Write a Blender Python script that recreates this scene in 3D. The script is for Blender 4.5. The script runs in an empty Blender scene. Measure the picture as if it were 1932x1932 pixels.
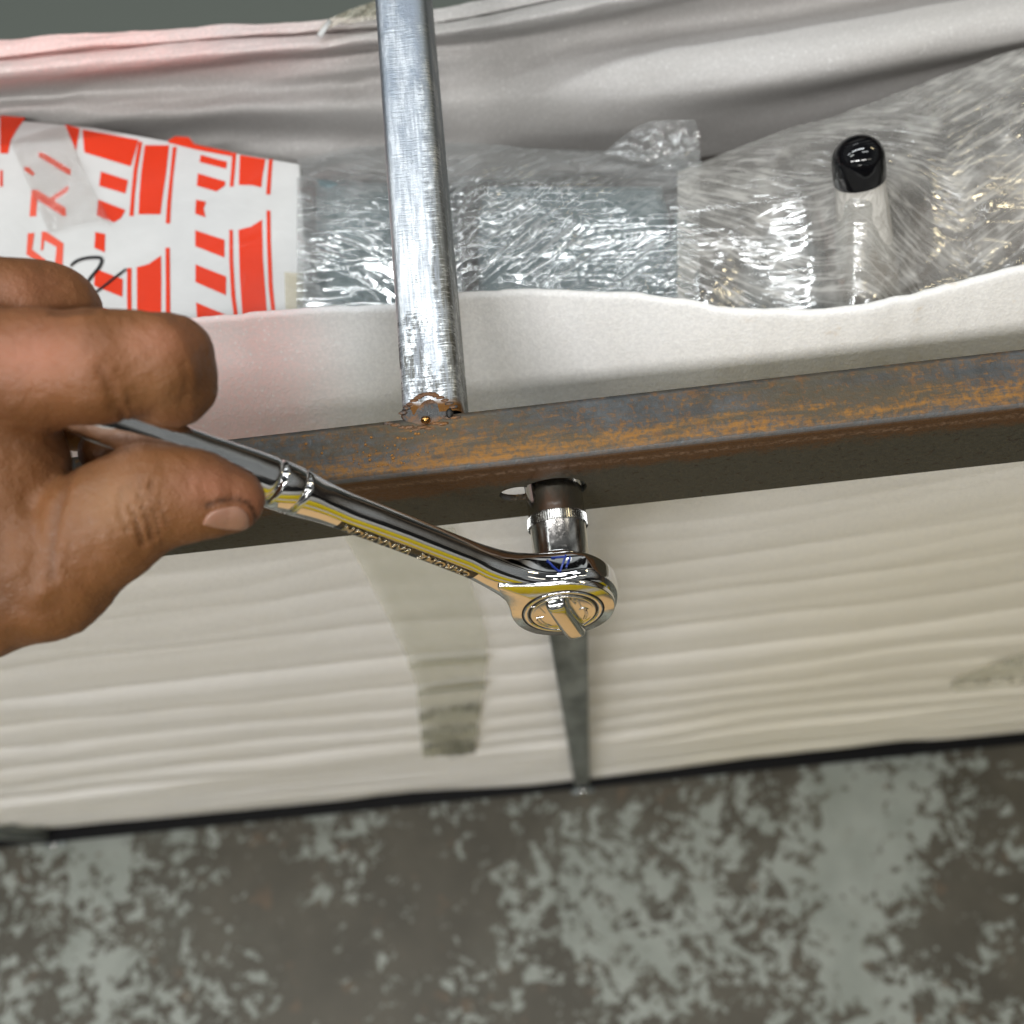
import bpy, bmesh, math, random
import numpy as np
from mathutils import Vector, Matrix
random.seed(4); rng = np.random.default_rng(7)
S = bpy.context.scene
COL = S.collection
# ---------------------------------------------------------------- camera
FPX, C0 = 2088.0, 966.0                       # focal length / centre, in units of a 1932 px wide picture
zc = -np.array([149, 697, 2088.]); zc /= np.linalg.norm(zc)
yc = np.array([-604, -6126, 2088.]); yc -= zc*(yc@zc); yc /= np.linalg.norm(yc)
xc = np.cross(yc, zc)
M = np.stack([xc, yc, zc], 1)                 # camera(x right, y down, z forward) = M @ world
CAM = np.array([0, -.125, 1.622])
cd = bpy.data.cameras.new('camera'); cam = bpy.data.objects.new('camera', cd); COL.objects.link(cam)
Rw = M.T @ np.diag([1, -1, -1.])
cam.matrix_world = Matrix([[*Rw[0], CAM[0]], [*Rw[1], CAM[1]], [*Rw[2], CAM[2]], [0, 0, 0, 1]])
cd.sensor_width = 36; cd.lens = 36*FPX/1932; cd.clip_start = .01; cd.clip_end = 60
cd.dof.use_dof = True; cd.dof.focus_distance = .36; cd.dof.aperture_fstop = 10.5
S.camera = cam
# ---------------------------------------------------------------- light
W = bpy.data.worlds.new('World'); S.world = W; W.use_nodes = True
nt = W.node_tree; bg = nt.nodes['Background']; bg.inputs[1].default_value = .30
_tc = nt.nodes.new('ShaderNodeTexCoord'); _sp = nt.nodes.new('ShaderNodeSeparateXYZ'); nt.links.new(_tc.outputs['Generated'], _sp.inputs[0])
_rp = nt.nodes.new('ShaderNodeValToRGB'); _mr = nt.nodes.new('ShaderNodeMapRange'); _mr.inputs[1].default_value = -1; nt.links.new(_sp.outputs[2], _mr.inputs[0]); nt.links.new(_mr.outputs[0], _rp.inputs[0])
_e = _rp.color_ramp.elements                    # hall: brown lower walls, pale upper walls, dim roof with darker beams
for _p, _c in ((.0, (.14, .12, .09)), (.50, (.16, .12, .08)), (.57, (.05, .045, .04)), (.62, (.30, .27, .22)), (.70, (.75, .77, .75)), (.80, (.60, .63, .62)), (.90, (.16, .17, .17)), (1.0, (.12, .13, .13))):
    _n = _e[0] if _p == 0 else (_e[-1] if _p == 1 else _e.new(_p)); _n.position = _p; _n.color = (*_c, 1)
_w = nt.nodes.new('ShaderNodeTexWave'); _w.wave_type = 'BANDS'; _w.bands_direction = 'Y'; _w.inputs['Scale'].default_value = 2.2; _w.inputs['Distortion'].default_value = .6
nt.links.new(_tc.outputs['Generated'], _w.inputs[0])
_m2 = nt.nodes.new('ShaderNodeMapRange'); _m2.inputs[1].default_value = .45; _m2.inputs[2].default_value = .6; _m2.inputs[3].default_value = .04; _m2.inputs[4].default_value = 1.9; nt.links.new(_w.outputs['Fac'], _m2.inputs[0])
_mx = nt.nodes.new('ShaderNodeMix'); _mx.data_type = 'RGBA'; _mx.blend_type = 'MULTIPLY'; _mx.inputs[0].default_value = 1; nt.links.new(_rp.outputs[0], _mx.inputs[6]); nt.links.new(_m2.outputs[0], _mx.inputs[7]); nt.links.new(_mx.outputs[2], bg.inputs[0])
def area(name, loc, target, sx, sy, power, col):
    l = bpy.data.lights.new(name, 'AREA'); l.shape = 'RECTANGLE'; l.size = sx; l.size_y = sy; l.energy = power; l.color = col
    o = bpy.data.objects.new(name, l); COL.objects.link(o); o.location = loc
    o.rotation_euler = (Vector(target)-Vector(loc)).to_track_quat('-Z', 'Y').to_euler()
for _i, (_x, _y, _p, _c) in enumerate([(-3.0, 1.2, 16, (.93, .98, 1)), (-1.2, 1.22, 24, (.93, .98, 1)), (.15, 1.22, 27, (.93, .98, 1)), (3.3, 1.7, 26, (1, .84, .52)), (-2.2, .3, 16, (.95, 1, .97)), (.9, .4, 10, (.96, .99, 1)),
        (-2.9, -1.6, 46, (1, .99, .98)), (-1.2, -1.6, 60, (1, .99, .98)), (.5, -1.6, 29, (1, .98, .94)), (2.2, -1.6, 5, (1, .94, .82)), (-.6, 3.6, 7, (.95, .98, 1)), (-.6, -3.9, 16, (1, .97, .9))]):
    area('ceiling_tube', (_x, _y, 4.1), (_x, _y, 0), 1.3, .26, _p, _c)
S.view_settings.view_transform = 'Standard'; S.view_settings.look = 'None'; S.view_settings.exposure = 0.06
S.render.engine = 'CYCLES'
# ---------------------------------------------------------------- helpers
def ray(u, v): return M.T @ np.array([(u-C0)/FPX, (v-C0)/FPX, 1.])
def Pz(u, v, z): r = ray(u, v); return CAM + r*(z-CAM[2])/r[2]
def Py(u, v, y): r = ray(u, v); return CAM + r*(y-CAM[1])/r[1]
def Pd(u, v, d): return CAM + ray(u, v)*d
def Ppl(u, v, O, n): r = ray(u, v); return CAM + r*(((O-CAM)@n)/(r@n))
def tag(o, label=None, cat=None, group=None, kind=None):
    for k, x in (('label', label), ('category', cat), ('group', group), ('kind', kind)):
        if x: o[k] = x
    return o
def empty(name, loc, label, cat, group=None):
    o = bpy.data.objects.new(name, None); COL.objects.link(o); o.location = loc; o.empty_display_size = .02
    return tag(o, label, cat, group)
def obj(name, verts, faces, m, parent=None, smooth=True):
    me = bpy.data.meshes.new(name)
    me.from_pydata([tuple(map(float, v)) for v in verts], [], [tuple(map(int, f)) for f in faces]); me.update()
    if smooth: me.polygons.foreach_set('use_smooth', [True]*len(me.polygons))
    me.materials.append(m)
    o = bpy.data.objects.new(name, me); COL.objects.link(o)
    if parent: o.parent = parent; o.matrix_parent_inverse = Matrix.Translation(-Vector(parent.location))
    return o
def bmo(name, bm, m, parent=None, smooth=True):
    me = bpy.data.meshes.new(name); bmesh.ops.recalc_face_normals(bm, faces=bm.faces[:]); bm.to_mesh(me); bm.free()
    if smooth: me.polygons.foreach_set('use_smooth', [True]*len(me.polygons))
    me.materials.append(m)
    o = bpy.data.objects.new(name, me); COL.objects.link(o)
    if parent: o.parent = parent; o.matrix_parent_inverse = Matrix.Translation(-Vector(parent.location))
    return o
def grid(name, G, m, parent=None, closeu=False, thick=0):
    nv, nu = G.shape[:2]
    idx = np.arange(nv*nu).reshape(nv, nu)
    if closeu: idx = np.concatenate([idx, idx[:, :1]], 1)
    q = np.stack([idx[:-1, :-1], idx[:-1, 1:], idx[1:, 1:], idx[1:, :-1]], -1).reshape(-1, 4)
    me = bpy.data.meshes.new(name); n = len(q)
    me.vertices.add(nv*nu); me.vertices.foreach_set('co', G.reshape(-1).astype(np.float32))
    me.loops.add(n*4); me.loops.foreach_set('vertex_index', q.reshape(-1).astype(np.int32))
    me.polygons.add(n); me.polygons.foreach_set('loop_start', np.arange(0, n*4, 4, dtype=np.int32)); me.polygons.foreach_set('loop_total', np.full(n, 4, np.int32))
    me.update(calc_edges=True); me.validate()
    me.polygons.foreach_set('use_smooth', [True]*len(me.polygons))
    me.materials.append(m)
    o = bpy.data.objects.new(name, me); COL.objects.link(o)
    if parent: o.parent = parent; o.matrix_parent_inverse = Matrix.Translation(-Vector(parent.location))
    if thick:
        s = o.modifiers.new('s', 'SOLIDIFY'); s.thickness = thick; s.offset = 0
    return o
def box_bm(p0, p1, bev=0, seg=2):
    bm = bmesh.new(); bmesh.ops.create_cube(bm, size=1)
    p0, p1 = np.array(p0), np.array(p1)
    for v in bm.verts: v.co = Vector((p0+p1)/2 + (p1-p0)*np.array(v.co))
    if bev: bmesh.ops.bevel(bm, geom=bm.edges[:], offset=bev, segments=seg, affect='EDGES', profile=.5)
    return bm
def prism_bm(top, down, bev=0, seg=3):
    """top: list of 3D points (polygon), down: offset vector"""
    bm = bmesh.new(); d = Vector(down)
    a = [bm.verts.new(Vector(p)) for p in top]; b = [bm.verts.new(Vector(p)+d) for p in top]
    n = len(a); ft = bm.faces.new(a); bm.faces.new(b[::-1])
    for i in range(n): bm.faces.new((a[i], b[i], b[(i+1) % n], a[(i+1) % n]))
    bmesh.ops.recalc_face_normals(bm, faces=bm.faces[:])
    if bev:
        bmesh.ops.bevel(bm, geom=[e for e in ft.edges], offset=bev, segments=seg, affect='EDGES', profile=.5)
    return bm
def lathe(prof, O, ax, n=64, ref=None):
    """prof: list (r, h) along ax; returns grid array"""
    ax = np.array(ax, float); ax /= np.linalg.norm(ax)
    r0 = np.array([1, 0, 0.]) if ref is None else ref
    e = r0-ax*(r0@ax); e /= np.linalg.norm(e); f = np.cross(ax, e)
    th = np.linspace(0, 2*np.pi, n, endpoint=False)
    G = np.zeros((len(prof), n, 3))
    for i, (r, h) in enumerate(prof):
        G[i] = O + ax*h + np.outer(np.cos(th)*r, e) + np.outer(np.sin(th)*r, f)
    return G
def crm(P, n):
    """catmull-rom resample of (k,d) array to n points by index"""
    P = np.array(P, float); k = len(P); t = np.linspace(0, k-1, n); i = np.clip(t.astype(int), 0, k-2); f = (t-i)[:, None]
    g = lambda j: P[np.clip(j, 0, k-1)]
    p0, p1, p2, p3 = g(i-1), g(i), g(i+1), g(i+2)
    return .5*((2*p1)+(-p0+p2)*f+(2*p0-5*p1+4*p2-p3)*f*f+(-p0+3*p1-3*p2+p3)*f**3)
_ng = {}
def vnoise(x, y, seed=0):
    if seed not in _ng: _ng[seed] = np.random.default_rng(seed).random((256, 256))
    T = _ng[seed]; xi = np.floor(x).astype(int); yi = np.floor(y).astype(int); fx = x-xi; fy = y-yi
    fx = fx*fx*(3-2*fx); fy = fy*fy*(3-2*fy); a = lambda i, j: T[(xi+i) % 256, (yi+j) % 256]
    return (a(0, 0)*(1-fx)+a(1, 0)*fx)*(1-fy)+(a(0, 1)*(1-fx)+a(1, 1)*fx)*fy - .5
def fbm(x, y, seed=0, o=4):
    r = 0; s = 1
    for k in range(o): r = r+vnoise(x*2**k+k*7.3, y*2**k+k*3.1, seed+k)*s; s *= .5
    return r
# ---------------------------------------------------------------- materials
class N:
    def __init__(s, name):
        s.m = bpy.data.materials.new(name); s.m.use_nodes = True; s.t = s.m.node_tree; s.n = s.t.nodes
        s.b = s.n['Principled BSDF']; s.out = s.n['Material Output']
        s.tc = s.n.new('ShaderNodeTexCoord').outputs['Object']
    def L(s, a, b): s.t.links.new(a, b)
    def put(s, inp, v):
        if hasattr(v, 'is_output') or isinstance(v, bpy.types.NodeSocket): s.L(v, inp)
        elif isinstance(v, (tuple, list)) and len(v) == 3 and inp.type == 'RGBA': inp.default_value = (*v, 1)
        else: inp.default_value = v
    def map(s, sc=(1, 1, 1), rot=(0, 0, 0), v=None):
        if any(rot): v = s.map(rot=(0, 0, 0), v=v) if False else s._rot(rot, v); rot = (0, 0, 0)
        n = s.n.new('ShaderNodeMapping'); s.L(v or s.tc, n.inputs[0]); n.inputs['Scale'].default_value = sc; n.inputs['Rotation'].default_value = rot; return n.outputs[0]
    def _rot(s, rot, v):
        n = s.n.new('ShaderNodeMapping'); s.L(v or s.tc, n.inputs[0]); n.inputs['Rotation'].default_value = rot; return n.outputs[0]
    def noise(s, scale, detail=4, rough=.5, v=None, dist=0):
        n = s.n.new('ShaderNodeTexNoise'); s.L(v or s.tc, n.inputs[0]); n.inputs['Scale'].default_value = scale
        n.inputs['Detail'].default_value = detail; n.inputs['Roughness'].default_value = rough; n.inputs['Distortion'].default_value = dist; return n.outputs[0]
    def voro(s, scale, v=None, out='Distance', feat='F1'):
        n = s.n.new('ShaderNodeTexVoronoi'); n.feature = feat; s.L(v or s.tc, n.inputs[0]); n.inputs['Scale'].default_value = scale; return n.outputs[out]
    def ramp(s, v, stops):
        n = s.n.new('ShaderNodeValToRGB'); s.L(v, n.inputs[0]); e = n.color_ramp.elements
        while len(e) < len(stops): e.new(.5)
        for x, (p, c) in zip(e, stops): x.position = p; x.color = (*c, 1) if isinstance(c, tuple) else (c, c, c, 1)
        return n.outputs[0]
    def mix(s, f, a, b, mode='MIX'):
        n = s.n.new('ShaderNodeMix'); n.data_type = 'RGBA'; n.blend_type = mode
        s.put(n.inputs[0], f); s.put(n.inputs[6], a); s.put(n.inputs[7], b); return n.outputs[2]
    def math(s, op, a, b=0, c=0, clamp=False):
        n = s.n.new('ShaderNodeMath'); n.operation = op; n.use_clamp = clamp
        s.put(n.inputs[0], a); s.put(n.inputs[1], b); s.put(n.inputs[2], c); return n.outputs[0]
    def rng(s, v, a, b, c=0., d=1.):
        n = s.n.new('ShaderNodeMapRange'); n.interpolation_type = 'SMOOTHSTEP'; s.L(v, n.inputs[0])
        for i, x in enumerate((a, b, c, d)): n.inputs[i+1].default_value = x
        return n.outputs[0]
    def xyz(s, v=None):
        n = s.n.new('ShaderNodeSeparateXYZ'); s.L(v or s.tc, n.inputs[0]); return n.outputs
    def bump(s, h, st, dist, nrm=None):
        n = s.n.new('ShaderNodeBump'); n.inputs['Strength'].default_value = st; n.inputs['Distance'].default_value = dist; s.L(h, n.inputs['Height'])
        if nrm: s.L(nrm, n.inputs['Normal'])
        return n.outputs[0]
    def set(s, **k):
        mp = dict(col='Base Color', rough='Roughness', metal='Metallic', nrm='Normal', spec='Specular IOR Level', alpha='Alpha', sss='Subsurface Weight', coat='Coat Weight', trans='Transmission Weight', ior='IOR', aniso='Anisotropic')
        for a, v in k.items(): s.put(s.b.inputs[mp[a]], v)
        return s
def simple(name, col, rough=.5, metal=0, bumps=None, spec=.5):
    a = N(name); n = a.noise(60, 4); a.set(col=a.mix(a.rng(n, .3, .7), col, tuple(c*.8 for c in col)), rough=rough, metal=metal, spec=spec)
    if bumps: a.set(nrm=a.bump(a.noise(bumps[0], 4), bumps[1], bumps[2]))
    return a.m
def m_foam(name, base, red_glow=None, yellow=None, dsc=480):
    a = N(name)
    fine = a.noise(1500, 3, .65); cell = a.voro(950); big = a.noise(9, 3)
    col = a.mix(a.rng(big, .35, .7, 0, .5), base, tuple(c*f for c, f in zip(base, (.985, .97, .93))))
    col = a.mix(a.rng(fine, .4, .65, 0, .35), col, tuple(c*.86 for c in base))
    x = a.xyz()
    if red_glow:
        c, w, y0, y1 = red_glow
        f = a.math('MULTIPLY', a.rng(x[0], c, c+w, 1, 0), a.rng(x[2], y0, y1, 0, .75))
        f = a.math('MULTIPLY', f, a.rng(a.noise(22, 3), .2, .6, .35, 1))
        col = a.mix(f, col, (.84, .50, .47))  # red of the carton glowing through the foam, painted as pink
    if yellow:
        f = a.math('MULTIPLY', a.rng(a.math('ADD', x[0], a.math('MULTIPLY', a.noise(6, 3), .1)), .0, .30, 0, .75), a.rng(x[2], 1.2, 1.0, .25, 1)); col = a.mix(f, col, tuple(c*q for c, q in zip(base, (1.0, .955, .80))))
        rs = a.math('MULTIPLY', a.rng(a.noise(70, 4, .6), .6, .72, 0, .45), a.math('MULTIPLY', a.rng(x[0], .06, .12), a.rng(x[2], 1.16, 1.2)))
        col = a.mix(rs, col, (.55, .38, .18))
    spk = a.rng(a.voro(1300, out='Color'), .86, .96)  # bright specks and dots paint the foam's glints into its colour
    col = a.mix(a.math('MULTIPLY', spk, a.rng(a.noise(45, 2), .35, .7, .15, .6)), col, (.97, .97, .95)); gr_ = a.noise(620, 2, .7); col = a.mix(a.rng(gr_, .36, .64, 0, .30), col, tuple(c*.70 for c in base)); dot = a.math('MULTIPLY', a.rng(a.voro(dsc), .34, .20), a.rng(a.voro(dsc, out='Color'), .60, .75)); col = a.mix(a.math('MULTIPLY', dot, .42), col, (.97, .97, .96))
    rough = a.math('SUBTRACT', .62, a.math('MULTIPLY', a.math('MAXIMUM', spk, dot), .42))
    h = a.math('ADD', a.math('MULTIPLY', fine, .6), a.math('MULTIPLY', cell, .8))
    a.set(col=col, rough=rough, spec=.55, nrm=a.bump(h, .30, .0005), sss=.12)
    a.b.inputs['Subsurface Radius'].default_value = (.004, .004, .004)
    return a.m
M_FOAM = m_foam('foam_near', (.86, .85, .85), red_glow=(-.110, .045, 1.165, 1.19), yellow=True)
M_FOAM2 = m_foam('foam_far', (.49, .475, .465), red_glow=(-.17, .13, 1.165, 1.19), dsc=900)
def m_rust():
    a = N('rusty_mill_scale'); x = a.xyz()
    st = a.map((6, 60, 60)); streak = a.noise(9, 6, .65, st); n1 = a.noise(70, 6, .65); n2 = a.noise(500, 5, .7); big = a.noise(14, 4)
    blue = a.mix(a.rng(n1, .3, .7), (.036, .038, .037), (.075, .081, .086)); blue = a.mix(a.rng(a.noise(16, 4, .6, a.map((1, 5, 5))), .42, .62, 0, .85), blue, (.075, .060, .036)); blue = a.mix(a.rng(a.noise(260, 4, .7), .54, .66, 0, .75), blue, (.14, .07, .028))
    # orange freckles and a smeared band along the front shoulder of the top flange
    band = a.rng(a.math('ADD', x[1], a.math('MULTIPLY', a.noise(30, 4, .6, a.map((.35, 1, 1))), .008)), .0165, .0075, 0, 1)
    band = a.math('MULTIPLY', band, a.rng(x[1], -.0005, .003, .0, 1))
    thr = a.math('ADD', a.math('MULTIPLY', band, .095), a.math('MULTIPLY', a.rng(big, .35, .7), .075))
    sp = a.math('ADD', a.math('ADD', a.math('MULTIPLY', n2, .55), a.math('MULTIPLY', streak, .45)), thr)
    blue = a.mix(a.rng(sp, .46, .62, 0, .28), blue, (.14, .075, .028))
    top = a.mix(a.rng(sp, .55, .74, 0, .95), blue, a.mix(n1, (.21, .092, .020), (.34, .165, .034)))
    # front face: dull olive brown, dark red rust band near the top edge
    pit = a.voro(420)
    fr = a.mix(a.rng(n2, .35, .6), (.050, .046, .034), (.080, .073, .055)); fr = a.mix(a.rng(a.noise(330, 3), .6, .68, 0, .8), fr, (.035, .018, .010))
    fb = a.rng(a.math('ADD', a.math('ADD', x[2], a.math('MULTIPLY', a.rng(x[0], .01, -.05), .007)), a.math('MULTIPLY', big, .018)), 1.284, 1.306, 0, 1)
    fs = a.math('ADD', a.math('MULTIPLY', n1, .5), a.math('MULTIPLY', fb, .34))
    fs = a.math('ADD', fs, a.math('MULTIPLY', n2, .25))
    fr = a.mix(a.rng(fs, .455, .66, 0, .85), fr, a.mix(n2, (.08, .034, .012), (.16, .07, .022)))
    sc = a.math('MULTIPLY', a.rng(a.math('ADD', x[2], a.math('MULTIPLY', n1, .006)), 1.2935, 1.2955), a.rng(a.math('ADD', x[2], a.math('MULTIPLY', n1, .006)), 1.2985, 1.2965))
    fr = a.mix(a.math('MULTIPLY', sc, a.rng(n2, .45, .58, 0, .55)), fr, (.30, .20, .14))
    g = a.n.new('ShaderNodeNewGeometry'); nz = a.xyz(g.outputs['True Normal'])[2]
    edge = a.math('MULTIPLY', a.rng(nz, .25, .6), a.rng(nz, .97, .8))
    col = a.mix(a.rng(nz, .35, .75), fr, top); col = a.mix(a.math('MULTIPLY', edge, .6), col, (.13, .14, .15))
    a.set(col=col, metal=.35, rough=a.rng(n2, .3, .7, .42, .68), spec=.4, nrm=a.bump(a.math('ADD', n2, sp), .35, .0006))
    return a.m
M_RUST = m_rust()
def m_bar():
    a = N('ground_bright_steel'); x = a.xyz()
    tick = a.noise(120, 4, .7, a.map((1.2, 16, 4))); lon = a.noise(60, 4, .6, a.map((12, 1, 4))); b = a.noise(75, 6, .7, a.map((1.6, .6, 1)))
    patch = a.rng(a.math('ADD', a.math('ADD', b, a.math('MULTIPLY', tick, .36)), a.math('MULTIPLY', a.rng(x[1], .085, .03), .14)), .78, .88)
    st = a.rng(a.math('ADD', x[0], a.math('MULTIPLY', a.noise(40, 4), .006)), -.0285, -.0262); st2 = a.rng(x[0], -.0228, -.0248)
    stripe = a.math('MULTIPLY', a.math('MULTIPLY', st, st2), a.rng(a.math('ADD', b, tick), .8, 1.05, 0, 1))
    dark = a.math('MAXIMUM', patch, stripe, clamp=True)
    col = a.mix(dark, (.80, .83, .86), (.17, .17, .16)); col = a.mix(a.rng(lon, .42, .62, 0, .7), col, (.38, .41, .46)); col = a.mix(a.math('MULTIPLY', a.rng(x[1], .06, .16), a.rng(b, .3, .6, .35, 1)), col, (.30, .34, .40))  # far end darkened to blue-grey, a reflection painted into the colour
    col = a.mix(a.rng(x[0], -.030, -.026, 0, .5), col, (.62, .57, .44), 'MULTIPLY')
    ru = a.math('MULTIPLY', a.rng(a.math('ADD', x[1], a.math('MULTIPLY', b, .006)), .0285, .0255), 1)
    col = a.mix(ru, col, a.mix(tick, (.13, .05, .015), (.25, .13, .04)))
    h = a.math('ADD', a.math('MULTIPLY', tick, .8), a.math('MULTIPLY', dark, -.3))
    a.set(col=col, metal=.9, rough=a.mix(ru, a.rng(a.math('ADD', lon, dark), .3, 1.2, .34, .55), (.7, .7, .7)), nrm=a.bump(h, .45, .0007))
    return a.m
M_BAR = m_bar()
def m_galv():
    a = N('galvanised_steel'); v = a.voro(60, a.map((1, 1, .5)), 'Color'); n = a.noise(40, 5, .6, a.map((1, 1, .25)))
    a.set(col=a.mix(a.rng(n, .3, .7), (.10, .115, .11), (.30, .33, .33)), metal=.6, rough=.42, nrm=a.bump(n, .2, .001)); return a.m
M_GALV = m_galv()
def m_chrome(name='polished_chrome', c=(.80, .80, .81), r=.035, worn=True):
    a = N(name); n = a.noise(160, 3); a.set(col=a.mix(a.rng(n, .4, .7, 0, .2), c, tuple(q*.85 for q in c)), metal=1, rough=a.rng(a.noise(700, 4, .6), .45, .75, r, r+(.1 if worn else .02)))
    a.set(nrm=a.bump(a.noise(55, 2), .05, .001)); return a.m
M_CHROME = m_chrome(); M_SOCK = m_chrome('smoked_chrome', (.66, .64, .62), .15)
M_GROOVE = simple('blackened_groove', (.012, .011, .010), .5)
def m_floor():
    a = N('worn_painted_concrete')
    w = a.n.new('ShaderNodeTexNoise'); w.inputs['Scale'].default_value = 6; a.L(a.tc, w.inputs[0])
    v = a.n.new('ShaderNodeVectorMath'); v.operation = 'MULTIPLY_ADD'; a.L(w.outputs['Color'], v.inputs[0]); v.inputs[1].default_value = (.05, .05, 0); a.L(a.tc, v.inputs[2])
    v = v.outputs[0]
    n1 = a.noise(32, 10, .72, v, .5); big = a.noise(3.6, 3, .5, a.map((1, .8, 1), v=v)); med = a.noise(60, 6, .65, v)
    f = a.math('ADD', a.math('MULTIPLY', n1, .58), a.math('MULTIPLY', big, .52)); f = a.math('ADD', f, a.math('MULTIPLY', med, .36)); f = a.math('ADD', f, a.math('MULTIPLY_ADD', a.noise(110, 4, .6, v), .16, -.08))
    x = a.xyz(); far = a.rng(x[1], .45, .6)
    f = a.math('ADD', f, a.math('MULTIPLY', a.rng(a.math('ABSOLUTE', a.math('ADD', x[0], .12)), .30, .0, 0, 1), -.035))
    paint = a.math('MAXIMUM', a.rng(f, .738, .768), far)
    conc = a.mix(a.rng(a.noise(9, 5, .6), .3, .7), (.052, .046, .031), (.082, .073, .052)); conc = a.mix(a.rng(a.noise(4, 4), .5, .7, 0, .5), conc, (.13, .135, .11)); conc = a.mix(a.rng(a.noise(25, 5), .6, .75, 0, .35), conc, (.22, .13, .07))
    pc = a.mix(a.rng(a.noise(14, 4), .3, .7), (.235, .26, .23), (.30, .325, .295)); pc = a.mix(a.rng(n1, .5, .35, 0, .4), pc, (.22, .23, .19))
    pc = a.mix(far, pc, (.115, .13, .115)); a.set(col=a.mix(paint, conc, pc), rough=a.mix(paint, (.55,)*3, (.42,)*3), nrm=a.bump(paint, .3, .0012)); return a.m
M_FLOOR = m_floor()
M_BLACK = simple('black_paint', (.004, .004, .005), .7, spec=.2)
def m_skin():
    a = N('tanned_skin')
    n = a.noise(35, 4); v = a.voro(900, feat='DISTANCE_TO_EDGE'); f = a.noise(420, 4, .6); bl = a.noise(70, 5, .6)
    c = a.mix(a.rng(n, .3, .7), (.145, .058, .020), (.212, .087, .031)); 
    at = a.n.new('ShaderNodeAttribute'); at.attribute_name = 'tint'; r = a.xyz(at.outputs['Vector'])
    c = a.mix(r[0], c, (.42, .165, .10)); c = a.mix(r[1], c, (.055, .022, .010)); c = a.mix(r[2], c, (.34, .18, .085))
    c = a.mix(a.rng(bl, .58, .75, 0, .28), c, (.15, .06, .03))
    a.set(col=c, rough=a.rng(f, .3, .7, .42, .6), spec=.4, sss=.12, nrm=a.bump(a.math('ADD', a.math('MULTIPLY', v, .7), a.math('ADD', f, a.math('ADD', a.math('MULTIPLY', bl, 1.1), a.math('MULTIPLY', a.noise(210, 3, .6), 1.1)))), .38, .0008))
    a.b.inputs['Subsurface Radius'].default_value = (.006, .002, .001); return a.m
M_SKIN = m_skin()
def m_nail():
    a = N('thumb_nail'); a.set(col=a.mix(a.rng(a.noise(90, 3), .3, .7), (.30, .145, .095), (.36, .19, .13)), rough=.28, spec=.5, sss=.1, nrm=a.bump(a.noise(500, 2, v=a.map((1, 1, 6))), .1, .0004)); return a.m
def m_print(name, c):
    a = N(name); a.set(col=a.mix(a.rng(a.noise(40, 3), .3, .7), c, tuple(q*.93 for q in c)), rough=.22, spec=.5, nrm=a.bump(a.noise(45, 4, .6, dist=.8), .18, .003)); return a.m
M_WHITE = m_print('glossy_white_print', (.58, .58, .575)); M_RED = m_print('red_print', (.66, .040, .012)); M_REDP = m_print('red_print_under_tape', (.72, .10, .06))
M_INK = simple('black_marker_ink', (.01, .01, .012), .35); M_BLUE = simple('painted_blue_reflection', (.01, .03, .22), .3)
M_RUBBER = simple('black_vinyl', (.004, .004, .005), .06, spec=.5)
FB = .0007
def m_film(name, haze, hcol, gl=.33, sc=1.0, rot=.6, strong=1.0, split=0.):
    a = N(name); n = a.n
    def ridge(n_, p): return a.math('POWER', a.math('SUBTRACT', 1, a.math('ABSOLUTE', a.math('MULTIPLY_ADD', n_, 4, -2)), clamp=True), p)
    sx = a.rng(a.math('ADD', a.xyz()[0], a.math('MULTIPLY', a.noise(25, 2), .02)), split-.006, split+.006)
    def dirn(r0, k): return ridge(a.noise(24*sc*k, 2, .40, a.map((1, 11, 1), (0, 0, r0)), .18), 8)
    s1 = a.mix(sx, dirn(rot, 1), dirn(-rot, 1.07)); s2 = dirn(rot-.5, .8); s3 = a.noise(60, 5, .65)
    s4 = ridge(a.noise(95*sc, 2, .5, a.map((1, 2.2, 1), (0, 0, rot+.2)), .9), 9)
    msk = a.rng(a.noise(18, 2), .40, .62, .0, 1)
    h = a.math('ADD', a.math('MULTIPLY', s1, msk), a.math('MULTIPLY', s2, .25)); h = a.math('ADD', h, a.math('MULTIPLY', a.math('MULTIPLY', s4, msk), .16)); h = a.math('ADD', h, a.math('MULTIPLY', a.noise(30, 2, .4), .7))
    nr = a.bump(h, 1.0, FB*strong)
    g = n.new('ShaderNodeBsdfGlossy'); g.inputs['Roughness'].default_value = .11; g.inputs['Color'].default_value = (.95, .95, .95, 1); a.L(nr, g.inputs['Normal'])
    d = n.new('ShaderNodeBsdfDiffuse'); d.inputs['Color'].default_value = (*hcol, 1); a.L(nr, d.inputs['Normal'])
    tl = n.new('ShaderNodeBsdfTranslucent'); tl.inputs['Color'].default_value = (*hcol, 1)
    md = n.new('ShaderNodeMixShader'); md.inputs[0].default_value = .3; a.L(d.outputs[0], md.inputs[1]); a.L(tl.outputs[0], md.inputs[2])
    t = n.new('ShaderNodeBsdfTransparent'); t.inputs['Color'].default_value = (.96, .97, .97, 1)
    m1 = n.new('ShaderNodeMixShader'); a.L(a.rng(a.math('ADD', s3, a.math('MULTIPLY', s1, .35)), .35, .95, haze*.45, haze*1.5), m1.inputs[0]); a.L(t.outputs[0], m1.inputs[1]); a.L(md.outputs[0], m1.inputs[2])
    m2 = n.new('ShaderNodeMixShader'); m2.inputs[0].default_value = gl; a.L(m1.outputs[0], m2.inputs[1]); a.L(g.outputs[0], m2.inputs[2])
    a.L(m2.outputs[0], a.out.inputs[0]); return a.m
M_FILM = m_film('stretch_film', .36, (.76, .80, .81), .34, rot=.62, split=-.03)
M_FILM2 = m_film('cloudy_stretch_film', .60, (.76, .74, .70), .21, rot=.55, split=.20)
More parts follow.
